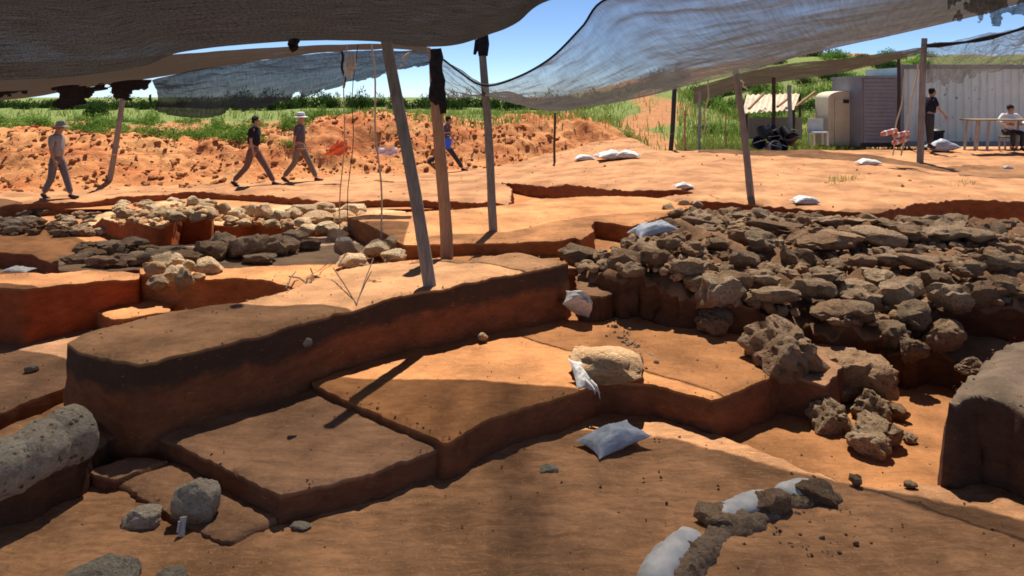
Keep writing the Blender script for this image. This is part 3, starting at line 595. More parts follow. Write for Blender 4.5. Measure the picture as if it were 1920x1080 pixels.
# fallen column drum with a groove
a = P(-95, 925, -.40); b = P(163, 802, -.38); ax = (b-a); L = ax.length; nr, ns = 40, 40; v = []
for i in range(ns+1):
    t_ = i/ns; rr = .185*(1-.12*math.exp(-((t_-.72)/.03)**2))
    if t_ > .93: rr *= math.sqrt(max(0.02, 1-((t_-.93)/.07)**2*.75))
    for k in range(nr): an = 2*math.pi*k/nr; v.append((rr*math.cos(an), rr*math.sin(an), t_*L))
v = np.array(v); dn = fbm(v*5, 61, 4)*.02-np.clip(fbm(v*28, 66, 2)-.3, 0, 1)*.02; rad = np.linalg.norm(v[:,:2], axis=1)[:,None]+1e-6
v[:,:2] *= 1+dn[:,None]/rad
fc = [(i*nr+k, i*nr+(k+1) % nr, (i+1)*nr+(k+1) % nr, (i+1)*nr+k) for i in range(ns) for k in range(nr)]+[tuple(range(nr))[::-1], tuple(ns*nr+k for k in range(nr))]
col = mk('fallen_column', v, fc, M['stone_pale'], sharp=40); col.location = a; col.rotation_euler = ax.to_track_quat('Z', 'Y').to_euler()
tag(col, 'fallen pale stone column with a groove near its end', 'column')

# ------------------------------------------------------------------ sandbags and sheets
def bag_mesh(name, seed, mat, puff=1.):
    n = 26; u = np.linspace(-1, 1, n); U, Vv = np.meshgrid(u, u); r = []
    for sgn in (1, -1):
        ed = np.clip(1-np.abs(U)**2.6, 0, 1)**.6*np.clip(1-np.abs(Vv)**2.6, 0, 1)**.6
        q = np.c_[U.ravel(), Vv.ravel(), np.zeros(n*n)]
        w = fbm(q*1.7+seed*5, seed, 3)*.12+np.abs(fbm(np.c_[q[:,0]*3+q[:,1], q[:,1]*5, q[:,2]], seed+3, 2))*-.07
        pin = .88+.14*np.abs(Vv.ravel())**2.5
        r.append(np.c_[U.ravel()*.5*pin+.02*w, Vv.ravel()*.5*(.85+.17*np.abs(U.ravel())**2.5), (sgn*.5*ed.ravel()*puff*(1+w*2.2))*(1 if sgn > 0 else .6)])
    v = np.r_[r[0], r[1]]; f = [(i*n+j, i*n+j+1, (i+1)*n+j+1, (i+1)*n+j) for i in range(n-1) for j in range(n-1)]
    f = f+[tuple(n*n+k for k in q[::-1]) for q in f]
    me = bpy.data.meshes.new(name); me.from_pydata([tuple(x) for x in v], [], f); me.materials.append(mat); me.polygons.foreach_set('use_smooth', [True]*len(f)); me.update(); return me
BW = [bag_mesh('sandbag', 400+i, M['bag_white']) for i in range(3)]; BG = [bag_mesh('sandbag', 410+i, M['bag_grey']) for i in range(2)]
def bag(me, px, py, w, h, z, lb, rz=0, tx=0, ty=0, dep=.65, base=None, grp=None):
    p = base or P(px, py, z); s = p.y/F; W = w*s; Hh = h*s
    return tag(inst('sandbag', me, (p.x, p.y+W*dep*.4, p.z+Hh*.28), (W, W*dep, Hh), (tx, ty, rz)), lb, 'sandbag', grp)
bag(BG[0], 1155, 850, 124, 46, -.75, 'grey blue sandbag lying on the floor below the corner stone', .5, 0, -.12)
bag(BG[1], 1228, 446, 84, 34, .08, 'grey sandbag on the left end of the rubble', .3, 0, -.15)
bag(BW[0], 1515, 384, 50, 20, 0, 'flat white sandbag on the rim above the rubble', base=G(1515, 385))
bag(BW[1], 1284, 354, 38, 15, 0, 'small white sandbag lying on the bare ground near the trench end', base=G(1284, 355))
bag(BW[2], 1634, 310, 44, 16, 0, 'white sandbag on the bare ground left of the tall right pole', base=G(1634, 311))
bag(BW[0], 1097, 302, 40, 14, 0, 'flat white bag left of the big white sacks by the heap', base=G(1097, 302))
bag(BW[1], 1150, 299, 66, 22, 0, 'big crumpled white sack by the heap end', .2, base=G(1150, 300))
bag(BW[2], 1180, 297, 44, 20, 0, 'second white sack leaning on the big crumpled one', -.3, base=G(1180, 298))
bag(BG[0], 1775, 290, 54, 26, .3, 'grey rounded sack on the ground beside the container', base=PY(1775, 284, 21.6))
bag(BW[0], 1084, 596, 58, 80, -.42, 'white bag wedged upright against the baulk end', .1, .9, .5, .5)
bag(BW[2], 25, 514, 52, 14, -.45, 'white bag at the bottom of the far left pit')
bag(BW[1], 95, 428, 26, 16, -.6, 'small white bag among the stones at the far left')
bag(BW[1], 1895, 316, 18, 8, 0, 'tiny white bag at the far right of the bare ground', base=G(1892, 317))
# torn white bag hanging over the corner stone
tg = empty('torn_bag', P(1092, 716, -.46), 'torn white bag hanging off the left of the cream corner stone', 'bag')
inst('bag_sheet', BW[1], (0.02, .06, .03), (.24, .30, .10), (.75, .25, .5), tg)
bm = MB()
for k, (dx, L, w_) in enumerate([(.11, .11, .010), (.07, .07, .012)]): bm.tube([V3(dx-.04, -.02, .02), V3(dx, -.07, -.01), V3(dx+.02, -.09, -L*.5), V3(dx+.03, -.085, -L)], [w_, w_*1.1, w_*.7, w_*.3], 7)
bm.build('torn_strip', M['bag_white'], tg)
bm = MB(); p = P(348, 985, -.71); bm.tube([p+V3(0, -.03, .07), p+V3(.005, -.05, .02), p+V3(0, -.06, -.03)], [.022, .016, .02], 8); bm.tube([p+V3(-.012, -.06, .06), p+V3(-.016, -.075, .0)], .008, 6)
tag(bm.build('tape_strip', M['bag_white']), 'white tape strip hanging below the standing pale block', 'tape')
# half buried sandbags and spilled earth at the bottom right
arc = [np.array(P(px, py, -.76)) for px, py in ((1215, 1120), (1262, 1062), (1312, 1014), (1385, 970), (1460, 938), (1525, 925), (1575, 928))]
def ridge(t0, t1, rad, off, zo, seed, n=70, m=26, amp=.3):
    v = []
    for i in range(n):
        t_ = t0+(t1-t0)*i/(n-1); p = cr(arc, min(t_, .9999)); q = cr(arc, min(t_+.01, 1.))-cr(arc, max(t_-.01, 0)); d = np.array((q[0], q[1], 0))/np.hypot(q[0], q[1]); sd = np.array((d[1], -d[0], 0))
        e = max(.02, 1-abs(2*i/(n-1)-1)**5)**.5
        for k in range(m):
            a = 2*math.pi*k/m; v.append(p+sd*(math.cos(a)*rad*1.25*e+off)+np.array((0, 0, math.sin(a)*rad*e+zo)))
    v = np.array(v); nz = fbm(v*7, seed, 4)*amp+fbm(v*26, seed+4, 3)*amp*.35; c = v.reshape(n, m, 3).mean(1, keepdims=True).repeat(m, 1).reshape(-1, 3)
    v = c+(v-c)*(1+nz[:,None])
    f = [(i*m+k, i*m+(k+1) % m, (i+1)*m+(k+1) % m, (i+1)*m+k) for i in range(n-1) for k in range(m)]+[tuple(range(m))[::-1], tuple((n-1)*m+k for k in range(m))]
    return v, f
M['crust'] = stone_mat('earth_crust', (.56, .42, .28), (.70, .58, .43), (.12, .06, .03), (.42, .25, .14), 40, .8)
tag(mk('earth_ridge', *ridge(.0, 1., .085, .075, -.01, 91, 140, 28, .34), M['crust'], sharp=60), 'curved ridge of crumbly tan earth over the half buried sandbags', 'earth ridge')
for t0, t1, rad, off, zo, lb in [(.02, .34, .085, -.02, .02, 'nearest half buried white sandbag at the bottom edge'), (.40, .64, .075, -.01, .03, 'half buried white sandbag in the middle of the bag row'), (.66, .86, .065, .0, .03, 'farthest half buried white sandbag of the bag row')]:
    tag(mk('sandbag', *ridge(t0, t1, rad, off, zo, 95, 40, 20, .13), M['bag_white'], sharp=70), lb, 'sandbag', 'half buried sandbags on the near floor')
for px, py, w, h, lb in [(1350,1005,84,44,'tan earth lump between the two nearest half buried sandbags'),(1450,975,90,50,'brown earth lump over the middle half buried sandbag'),(1540,950,76,40,'tan earth lump at the far end of the bag row'),(1290,1062,66,40,'crumbly tan earth lump on the nearest sandbag'),(1418,1003,44,26,'dark earth clod spilled beside the middle sandbag')]:
    tag(stone(LM, 'earth_lump', px, py, w, h, -.76, dep=.9), lb, 'earth lump')
n = 110; c = np.array([P(1330+rng.random()*300, 945+rng.random()*100, -.75).xy[:] for _ in range(n)])
o = scatter('spilled_earth', lowpoly(M['clod_tan'], 1, 4, 120), np.c_[c, np.full(n, -.745)], .008+.03*rng.random(n)**4); tag(o, 'crumbled earth spilled beside the half buried sandbags', kind='stuff')
tag(stone(LM, 'earth_lump', 1608, 912, 26, 20, -.75), 'dark clod at the end of the floor edge', 'earth lump'); tag(stone(LM, 'earth_lump', 1712, 918, 26, 14, -.75), 'small dark clod beside the right block', 'earth lump')

# ------------------------------------------------------------------ poles
def pole(name, base, top, r, mat, lb, cat='pole', grp=None, n=10, taper=.85):
    base, top = Vector(base), Vector(top); k = 9; d = top-base; pts = []
    for i in range(k):
        t_ = i/(k-1); pts.append(base+d*t_+V3(.012*math.sin(t_*5+r*90), .012*math.cos(t_*4), 0)*(0 if i == 0 else 1)-base)
    bm = MB(); bm.tube([pts[0]-d.normalized()*.15]+pts, [r*1.05]+[r*(1-(1-taper)*i/(k-1))*(1+.03*math.sin(i*2.3)) for i in range(k)], n)
    o = bm.build(name, mat); o.location = base; return tag(o, lb, cat, grp)
PG = 'poles holding the shade nets'
p1 = P(806, 537, .07); pole('wooden_pole', p1, PY(727, 78, 7.35), .066, M['wood_grey'], 'thick leaning grey wooden pole standing on the baulk', grp=PG)
p2 = P(838, 489, -.08); pole('wooden_pole', p2, PY(814, 92, 9.3), .08, M['wood_tan'], 'tan wooden pole with black cloth wrapped round its upper half', grp=PG)
p3 = P(925, 434, .1); pole('wooden_pole', p3, PY(904, 72, 10.3), .062, M['wood_grey'], 'straight grey pole standing on the wide plateau', grp=PG)
p4 = G(1408, 372); pole('wooden_pole', p4, PY(1380, 128, p4.y), .068, M['wood_grey'], 'grey pole leaning left on the rim above the rubble', grp=PG)
p5 = G(1725, 304); pole('wooden_pole', p5, PY(1733, 72, p5.y), .085, M['wood_grey'], 'tall grey pole in front of the white container', grp=PG)
p6 = P(203, 348, -.3); pole('wooden_pole', p6, PY(238, 150, p6.y), .07, M['wood_grey'], 'grey pole leaning right on the heap between the walking men', grp=PG)
bm = MB(); pa, pb = PY(817, 92, 9.25), PY(822, 195, 9.27)
bm.tube([pa+(pb-pa)*i/7+V3(.015*math.sin(i*2), -.0, 0) for i in range(8)], [.07, .08, .085, .08, .09, .1, .115, .08], 10); bm.tube([pb+V3(.05, -.02, .05), pb+V3(.06, -.02, -.12)], [.06, .04], 8)
tag(bm.build('cloth_wrap', M['blackcloth']), 'black cloth bound round the tan pole', 'cloth')
bm = MB(); pa, pb = PY(905, 62, 10.3), PY(906, 105, 10.28); bm.tube([pa, (pa+pb)/2, pb], [.075, .09, .065], 9); bm.tube([pa+V3(-.06, 0, -.1), pb+V3(-.12, 0, .02)], [.05, .02], 7)
tag(bm.build('cloth_wrap', M['blackcloth']), 'black cloth knot at the top of the straight grey pole', 'cloth')

# ------------------------------------------------------------------ shade nets
def net(name, rows, mat, lb, nu=90, nv=40, wr=.03, seed=0, ragged=0., holes=0., fr=2.5, grp='shade nets over the dig'):
    R = [np.array([tuple(p) for p in r]) for r in rows]; U = np.linspace(0, 1, nu); Vt = np.linspace(0, 1, nv)
    rc = [np.array([cr(r, u) for u in U]) for r in R]; S = np.array([[cr([q[k] for q in rc], v) for k in range(nu)] for v in Vt])
    pts = S.reshape(-1, 3); uu = np.tile(U, nv); vv = np.repeat(Vt, nu)
    wz = wr*(fbm(np.c_[uu*fr*4, vv*fr*1.5, uu*0], seed, 4)+.4*np.abs(fbm(np.c_[uu*fr*2+vv*5, vv*9-uu*6, uu*0+3], seed+5, 3)))
    pts = pts+np.c_[wz*.3, wz*.3, wz]*np.clip(np.minimum(vv, 1-vv)*6+.35, 0, 1)[:,None]
    fs = [(i*nu+j, i*nu+j+1, (i+1)*nu+j+1, (i+1)*nu+j) for i in range(nv-1) for j in range(nu-1)]
    if ragged or holes:
        cx = np.array([(uu[f[0]], vv[f[0]]) for f in fs]); nz = fbm(np.c_[cx[:,0]*fr*9, cx[:,1]*3.5, cx[:,0]*0], seed+50, 3)
        lim = 1-ragged*np.clip(.5+nz, 0, 1.4); fs = [f for f, c, l, h in zip(fs, cx, lim, nz) if c[1] < l and not (holes and h > 1-holes and c[1] > .25)]
    o = mk(name, pts, fs, mat); du = np.linalg.norm(S[0,-1]-S[0,0]); dv = np.linalg.norm(S[-1,0]-S[0,0])
    ul = o.data.uv_layers.new(name='UVMap'); li = np.empty(len(o.data.loops), int); o.data.loops.foreach_get('vertex_index', li)
    ul.data.foreach_set('uv', np.c_[uu[li]*du, vv[li]*dv].ravel()); return tag(o, lb, 'shade net', grp)
# near dark net: far edge first, then towards and over the camera
farA = [PY(-420, 160, 9.4), PY(0, 150, 9.3), PY(130, 144, 9.2), PY(265, 124, 9.0), PY(345, 99, 8.8), PY(540, 79, 8.45), PY(690, 78, 8.2), PY(770, 88, 8.05), PY(850, 86, 8.05), PY(915, 66, 8.1), PY(970, 42, 8.15), PY(1032, 0, 8.2), V3(1.5, 8.05, 3.25), V3(2.6, 7.44, 3.3), V3(4.9, 6.3, 3.35)]
def rowA(y, z, k):
    out = []
    for p in farA: out.append(V3(p.x*(1-.1*k)+(.25*k if p.x > .3 else 0), p.y-(8-y)*(1 if p.x < 1 else .75), max(z, p.z+.02+.05*k) if p.x > .1 else z+.02*math.sin(p.x*2)))
    return out
net('shade_net', [farA, rowA(6.2, 2.72, 1), rowA(4.2, 2.85, 2), rowA(1.5, 3.0, 2), rowA(-2.5, 3.05, 2)], M['net_dark'], 'dark dense shade net sagging overhead at the upper left', 130, 50, .035, 3)
nD = [PY(812, 96, 10.2), PY(858, 132, 9.95), PY(905, 160, 9.65), PY(960, 149, 9.3), PY(1030, 111, 8.95), PY(1090, 52, 8.85), PY(1142, -4, 8.75), V3(2.05, 8.0, 3.2), V3(3.3, 6.72, 3.2), V3(6, 4.5, 3.1)]
fD = [PY(818, 158, 10.7), PY(850, 180, 11.0), PY(950, 178, 11.2), PY(1050, 205, 12.0), PY(1130, 197, 12.6), PY(1260, 168, 13.2), PY(1390, 140, 13.8), PY(1490, 108, 14.2), PY(1640, 76, 14.4), PY(1860, 26, 14.2)]
mD = [V3(a.x*.62+b.x*.38, a.y*.62+b.y*.38, a.z*.32+b.z*.68-(.03 if i > 1 else 0)) for i, (a, b) in enumerate(zip(nD, fD))]
net('shade_net', [nD, mD, fD], M['net_brown'], 'wide brown shade net bellying over the rubble at the right', 140, 70, .06, 8, fr=2)
bm = MB(); bm.tube([cr([np.array(p) for p in nD], i/60) for i in range(61)], .014, 6); o = bm.build('net_hem', M['blackcloth']); tag(o, 'thick rolled dark hem along the near edge of the brown net', 'net hem')
nB = [PY(-300, 120, 10.2), PY(0, 118, 10.2), PY(180, 112, 10.3), PY(350, 100, 10.4), PY(500, 90, 10.5), PY(640, 84, 10.6), PY(800, 84, 10.8)]
fB = [PY(-300, 205, 17.6), PY(0, 189, 17.6), PY(150, 166, 16.6), PY(285, 146, 14.2), PY(470, 114, 12.5), PY(640, 95, 12.5), PY(805, 90, 12.5)]
net('shade_net', [nB, [(a+b)/2+V3(0,0,-.05) for a, b in zip(nB, fB)], fB], M['net_strip'], 'brown shade net seen edge on behind the dark net', 80, 24, .03, 12)
tC = [PY(285, 150, 12.7), PY(380, 128, 12.7), PY(470, 115, 12.7), PY(560, 104, 12.7), PY(640, 97, 12.7), PY(720, 95, 12.7), PY(806, 92, 12.7)]
bC = [PY(288, 212, 12.9), PY(380, 222, 12.9), PY(470, 206, 12.9), PY(560, 184, 12.9), PY(640, 163, 12.9), PY(720, 144, 12.9), PY(806, 122, 12.9)]
net('net_curtain', [tC, [(a+b)/2+V3(0, .15, 0) for a, b in zip(tC, bC)], bC], M['net_grey'], 'grey see through net curtain hanging behind the leaning pole', 200, 80, .04, 21, ragged=.16)
tT = [PY(-60, 172, 12.9), PY(0, 172, 12.9), PY(60, 168, 12.9), PY(120, 160, 12.9), PY(180, 156, 12.9), PY(240, 150, 12.9), PY(285, 148, 12.9)]
bT = [PY(-60, 215, 13), PY(0, 205, 13), PY(60, 204, 13), PY(120, 212, 13), PY(180, 196, 13), PY(240, 186, 13), PY(285, 204, 13)]
net('net_curtain', [tT, bT], M['blackcloth'], 'torn dark net scraps hanging at the far left', 120, 40, .05, 27, ragged=1.0, holes=.5, fr=1.1)
# right side nets
nE = [PY(1300, 165, 22.5), PY(1390, 138, 22.3), PY(1450, 124, 22), PY(1560, 112, 21), PY(1660, 100, 20), PY(1735, 88, 19)]
fE = [PY(1300, 196, 24), PY(1390, 165, 24), PY(1470, 153, 23.6), PY(1570, 138, 22.6), PY(1650, 120, 21.2), PY(1735, 98, 19.6)]
net('shade_net', [nE, fE], M['net_strip'], 'narrow brown net strip strung to the tall right pole', 60, 20, .04, 33)
nF = [PY(1738, 84, 18.6), PY(1790, 78, 18.4), PY(1850, 64, 18.2), PY(1930, 48, 18), PY(2050, 25, 18)]
fF = [PY(1738, 156, 19.6), PY(1785, 160, 19.8), PY(1850, 140, 20), PY(1930, 124, 20), PY(2050, 110, 20)]
net('shade_net', [nF, [(a+b)/2 for a, b in zip(nF, fF)], fF], M['net_brown'], 'crumpled brown net sheet hanging before the container', 170, 80, .09, 37, ragged=.12)
tG = [PY(1775, -20, 8.5), PY(1820, -15, 8.5), PY(1870, -15, 8.5), PY(1960, -15, 8.5)]; bG = [PY(1780, 44, 8.6), PY(1820, 40, 8.6), PY(1870, 48, 8.6), PY(1960, 52, 8.6)]
net('net_curtain', [tG, bG], M['net_dark'], 'black tattered net scrap at the upper right corner', 200, 90, .05, 41, ragged=.6, holes=.35, fr=1.2)
bm = MB(); bm.tube([PY(1738, 86, 18.5)+(PY(1935, 48, 17.9)-PY(1738, 86, 18.5))*i/8+V3(0, 0, -.1*math.sin(i/8*math.pi)) for i in range(9)], [.05+.02*math.sin(i*1.7) for i in range(9)], 7)
tag(bm.build('rolled_net', M['blackcloth']), 'rolled dark net cable running right from the tall pole top', 'net roll')

# ------------------------------------------------------------------ ropes, tapes, twigs
def rope(pts, r, mat, lb, name='rope', cat='rope'):
    bm = MB(); bm.tube(pts, r, 6); return tag(bm.build(name, mat), lb, cat)
def hang(px0, py0, px1, py1, Y, r, mat, lb):
    a, b = PY(px0, py0, Y), PY(px1, py1, Y); rope([a+(b-a)*i/10+V3(.02*math.sin(i*1.1+px0), .02*math.cos(i), 0) for i in range(11)], r, mat, lb)
hang(650, 84, 636, 470, 9.8, .008, M['rope'], 'thin pale rope hanging left of the leaning pole beside the yellow knot')
hang(697, 82, 718, 448, 10.2, .013, M['rope'], 'pale rope hanging straight just left of the leaning pole')
hang(668, 84, 652, 420, 10.0, .006, M['rope_dark'], 'thin dark cord hanging between the two pale ropes')
bm = MB()
for k in range(4): bm.tube([PY(655+k*3, 100, 9.8), PY(650+k*5, 125, 9.75), PY(658-k*2, 146, 9.8)], [.012, .02, .01], 6)
tag(bm.build('rope_knot', M['rope']), 'bunch of yellowish rope knotted on the hanging cord', 'rope knot')
hang(767, 95, 748, 130, 9.0, .014, M['rope'], 'short pale rope end between the leaning pole and tan pole')
hang(552, 72, 548, 92, 8.3, .05, M['blackcloth'], 'black net tie between the dark net and the brown strip')
hang(640, 90, 646, 165, 12.6, .02, M['blackcloth'], 'dark hem cord running down the grey net curtain')
hang(1700, 130, 1672, 292, 18.5, .015, M['rope'], 'left guy rope running down from the tall right pole')
hang(1722, 120, 1690, 292, 18.3, .02, M['rope'], 'right guy rope running down from the tall right pole')
hang(1330, 150, 1318, 250, 15, .015, M['rope'], 'pale rope hanging beside the leaning pole above the grass')
hang(1388, 150, 1402, 172, 14.2, .015, M['rope'], 'short rope end at the top of the pole leaning left')
# striped red bundles slung on guy ropes
for i, (px, py, an) in enumerate([(1667, 248, .25), (1690, 252, .2), (1688, 264, .3)]):
    p = PY(px, py, 18.35); t_ = empty('barrier_bundle', p, ['upper left red striped bundle on the guy ropes', 'upper right red striped bundle on the guy ropes', 'lower red striped bundle on the guy ropes'][i], 'bundle', 'striped bundles on the guy ropes')
    d = V3(math.cos(an), 0, math.sin(an))
    bm = MB(); bm.tube([d*-.2, d*-.1, d*.1, d*.2], [.05, .065, .065, .05], 9); bm.build('roll', simple('red_roll%d' % i, (.60, .22, .15), .7), t_)
    for k in (-1, 1): bm = MB(); bm.tube([d*(.09*k-.025), d*(.09*k+.025)], .068, 9); bm.build('stripe', M['whitecloth'], t_)
# twigs and sticks on the baulk
for (a, b, lb) in [(P(625, 520, 0)+V3(0,0,.1), P(668, 570, .05), 'thin dark stick lying on the lit part of the baulk'), (P(700, 505, 0)+V3(0,0,.12), P(668, 572, .05), 'thin stick leaning against its neighbour on the baulk')]:
    rope([a, (a+b)/2+V3(0,0,.01), b], .006, M['rope_dark'], lb, 'stick', 'stick')
bm = MB()
for k in range(9): p = P(570, 536, -.05); q = p+V3(random.uniform(-.16, .12), random.uniform(-.12, .12), random.uniform(.05, .2)); r_ = p+V3(random.uniform(-.16, .12), random.uniform(-.12, .12), .0); bm.tube([r_, (q+r_)/2+V3(0,0,.03), q], .009, 5)
tag(bm.build('twig_heap', M['rope']), 'small heap of pale dry twigs at the corner of the baulk', 'twigs')
rope([P(720, 470, -.05)+V3(0,0,.14), P(722, 498, -.05)], .012, M['wood_dark'], 'short dark peg standing before the cream boulders', 'peg', 'peg')
# posts at the back
def gpost(px, py, top, r, mat, lb, Y=None, name='post', cat='post', grp='thin posts of the barrier line'):
    b = G(px, py) if Y is None else PY(px, py, Y); return pole(name, b, PY(top[0], top[1], b.y), r, mat, lb, cat, grp, 8, 1)
gpost(1257, 290, (1266, 160), .07, M['black'], 'thick black post at the end of the soil heap', 22.5)
gpost(1285, 283, (1284, 208), .03, M['wood_tan'], 'thin rusty post right of the thick black post', 23)
gpost(1312, 283, (1311, 168), .045, M['greymetal'], 'thin grey post under the black net end', 23)
gpost(1361, 272, (1361, 215), .02, M['wood_tan'], 'short thin post in the grass left of the leaning pole', 24)
gpost(1040, 306, (1040, 212), .035, M['wood_dark'], 'short dark post standing before the soil heap', None)
gpost(1449, 268, (1451, 145), .06, M['wood_dark'], 'dark post beside the heap of black buckets', 23.2)
gpost(1482, 262, (1480, 160), .07, M['greymetal'], 'pale grey post right of the black buckets', 24)
gpost(1686, 266, (1684, 105), .05, M['wood_dark'], 'dark post between the grey shutter and the container', 22.9)
for (pts, lb) in [([PY(1040, 215, 23.4), PY(1080, 255, 23), PY(1120, 262, 22.8), PY(1180, 258, 22.6), PY(1262, 250, 22.4)], 'thin orange tape strung from the short dark post to the black post'), ([PY(1040, 214, 23.4), PY(960, 236, 21.5), PY(830, 250, 20.5), PY(700, 268, 19.8), PY(640, 275, 19.5)], 'thin orange tape strung left along the heap'), ([PY(1262, 222, 22.5), PY(1284, 212, 22.9), PY(1312, 222, 22.9), PY(1361, 218, 23.8), PY(1400, 212, 23.8)], 'thin orange tape along the grass posts'), ([PY(640, 276, 19.5), PY(420, 284, 18.3), PY(220, 290, 17.6), PY(-40, 282, 16.9)], 'pale tape strung low before the heap on the left')]:
    P_ = [np.array(p) for p in pts]; rope([Vector(cr(P_, i/24)) for i in range(25)], .006, M['orange'], lb, 'barrier_tape', 'tape')
def sheet(name, corners, mat, lb, cat):
    R = [[np.array(c) for c in corners[:2]], [np.array(c) for c in corners[2:]]]; n = 14; v = []
    for s_ in (0, 1):
        for i in range(n):
            for j in range(n):
                a = R[0][0]*(1-j/(n-1))+R[0][1]*j/(n-1); b = R[1][0]*(1-j/(n-1))+R[1][1]*j/(n-1); q = a*(1-i/(n-1))+b*i/(n-1); v.append(q+np.array((0, .04*math.sin(i*.9+j*.7)+.006*s_, .02*math.sin(j*1.3))))
    f = [(i*n+j, i*n+j+1, (i+1)*n+j+1, (i+1)*n+j) for i in range(n-1) for j in range(n-1)]; f += [tuple(k+n*n for k in q[::-1]) for q in f]
    return tag(mk(name, v, f, mat), lb, cat)
sheet('mesh_flag', [PY(632, 264, 19.3), PY(652, 264, 19.3), PY(606, 292, 19.3), PY(652, 291, 19.3)], M['orange'], 'bright orange safety mesh hanging before the soil heap', 'flag')
sheet('paper_sign', [PY(709, 277, 19.9), PY(745, 277, 19.9), PY(709, 291, 19.9), PY(745, 291, 19.9)], M['pinkwhite'], 'small pale sign hung on the tape left of the leaning pole', 'sign')

# ------------------------------------------------------------------ people
def skin(name, J, E, R, mat, parent, root, sub=2, extra=None):
    me = bpy.data.meshes.new(name+'_t'); ks = list(J); me.from_pydata([tuple(J[k]) for k in ks], [(ks.index(a), ks.index(b)) for a, b in E], [])
    o = bpy.data.objects.new(name+'_t', me); COL.objects.link(o); md = o.modifiers.new('s', 'SKIN'); md.use_smooth_shade = True
    for i, k in enumerate(ks):
        d = me.skin_vertices[0].data[i]; r = R[k]; d.radius = r if hasattr(r, '__len__') else (r, r); d.use_root = (k == root)
    sb = o.modifiers.new('b', 'SUBSURF'); sb.levels = sb.render_levels = sub
    bpy.context.view_layer.update(); ev = o.evaluated_get(bpy.context.evaluated_depsgraph_get()); m2 = bpy.data.meshes.new_from_object(ev)
    bpy.data.objects.remove(o); bpy.data.meshes.remove(me)
    v = [x.co[:] for x in m2.vertices]; f = [tuple(p.vertices) for p in m2.polygons]; bpy.data.meshes.remove(m2)
    if extra: n0 = len(v); v += extra.v; f += [tuple(i+n0 for i in q) for q in extra.f]
    return mk(name, v, f, mat, parent)
def person(loc, rz, pose, label, shirt, pants, hat=None, hair=True, shoes='wood_dark', h=1.75, sleeve='short', group=None):
    """pose: x forward, y to the left, z up, for a 1.75 m figure"""
    root = empty('person', loc, label, 'person', group, rz=rz); k = h/1.75; root.scale = (k, k, k)
    J = {a: Vector(b) for a, b in pose.items()}
    fing = MB()
    for s in 'lr':
        w, e = J['hand_'+s], J['elbow_'+s]; d = (w-J['wrist_'+s]).normalized(); sd = d.cross(V3(0, 1, 0)); sd = sd.normalized() if sd.length > .1 else V3(1, 0, 0)
        for q, L in zip((-1.5, -.5, .5, 1.5), (.062, .075, .07, .055)):
            b0 = w+sd*.017*q; cu = V3(0, (-1 if s == 'l' else 1)*.018, 0); fing.tube([b0-d*.02, b0+d*L*.5, b0+d*L*.95+cu], [.0095, .0085, .007], 6)
        fing.tube([w-d*.045+sd*.02, w-d*.01+sd*.045, w+d*.02+sd*.05], [.012, .01, .008], 6)
    hd = J['head']; fw_ = (J['nose']-hd).normalized()
    E = [('pelvis','waist'),('waist','chest'),('chest','neck'),('neck','head'),('head','crown'),('head','nose'),('pelvis','hip_l'),('pelvis','hip_r'),('chest','sho_l'),('chest','sho_r')]
    for s in 'lr': E += [('hip_'+s,'knee_'+s),('knee_'+s,'ankle_'+s),('ankle_'+s,'toe_'+s),('sho_'+s,'elbow_'+s),('elbow_'+s,'wrist_'+s),('wrist_'+s,'hand_'+s)]
    R = dict(pelvis=(.115,.14), waist=(.10,.125), chest=(.115,.15), neck=.052, head=(.078,.082), crown=(.07,.07), nose=.022)
    for s in 'lr': R.update({'hip_'+s:.082,'knee_'+s:.052,'ankle_'+s:.035,'toe_'+s:.032,'sho_'+s:.052,'elbow_'+s:.036,'wrist_'+s:.025,'hand_'+s:.03})
    for s in (-1, 1):
        eb = hd+V3(-.0, .078*s, -.005); fing.tube([eb, eb+V3(-.012, .012*s, .02)], [.02, .012], 6)
    skin('body', J, E, R, M['skin'], root, 'pelvis', 2, fing)
    # clothes
    T = ['pelvis','hip_l','hip_r','knee_l','knee_r','ankle_l','ankle_r']; Jt = {a: J[a].copy() for a in T}
    for s in 'lr': Jt['ankle_'+s] = J['ankle_'+s]+(J['knee_'+s]-J['ankle_'+s])*.06
    Jt['belt'] = J['pelvis']+(J['waist']-J['pelvis'])*.55
    skin('trousers', Jt, [('belt','pelvis'),('pelvis','hip_l'),('pelvis','hip_r'),('hip_l','knee_l'),('hip_r','knee_r'),('knee_l','ankle_l'),('knee_r','ankle_r')],
         dict(belt=(.125,.15), pelvis=(.135,.155), hip_l=.105, hip_r=.105, knee_l=.078, knee_r=.078, ankle_l=.066, ankle_r=.066), M[pants], root, 'pelvis')
    Js = {a: J[a].copy() for a in ['waist','chest','sho_l','sho_r','elbow_l','elbow_r']}; Js['hem'] = J['pelvis']+(J['waist']-J['pelvis'])*.2; Js['collar'] = J['chest']+(J['neck']-J['chest'])*.62
    Es = [('hem','waist'),('waist','chest'),('chest','collar'),('chest','sho_l'),('chest','sho_r'),('sho_l','elbow_l'),('sho_r','elbow_r')]; Rs = dict(hem=(.145,.168), waist=(.14,.16), chest=(.15,.185), collar=(.085,.095), sho_l=.08, sho_r=.08, elbow_l=.062, elbow_r=.062)
    for s in 'lr':
        if sleeve == 'long': Js['wrist_'+s] = J['wrist_'+s]; Es.append(('elbow_'+s,'wrist_'+s)); Rs['wrist_'+s] = .042; Rs['elbow_'+s] = .055
        else: Js['elbow_'+s] = J['sho_'+s]+(J['elbow_'+s]-J['sho_'+s])*.85
    skin('shirt', Js, Es, Rs, M[shirt], root, 'chest')
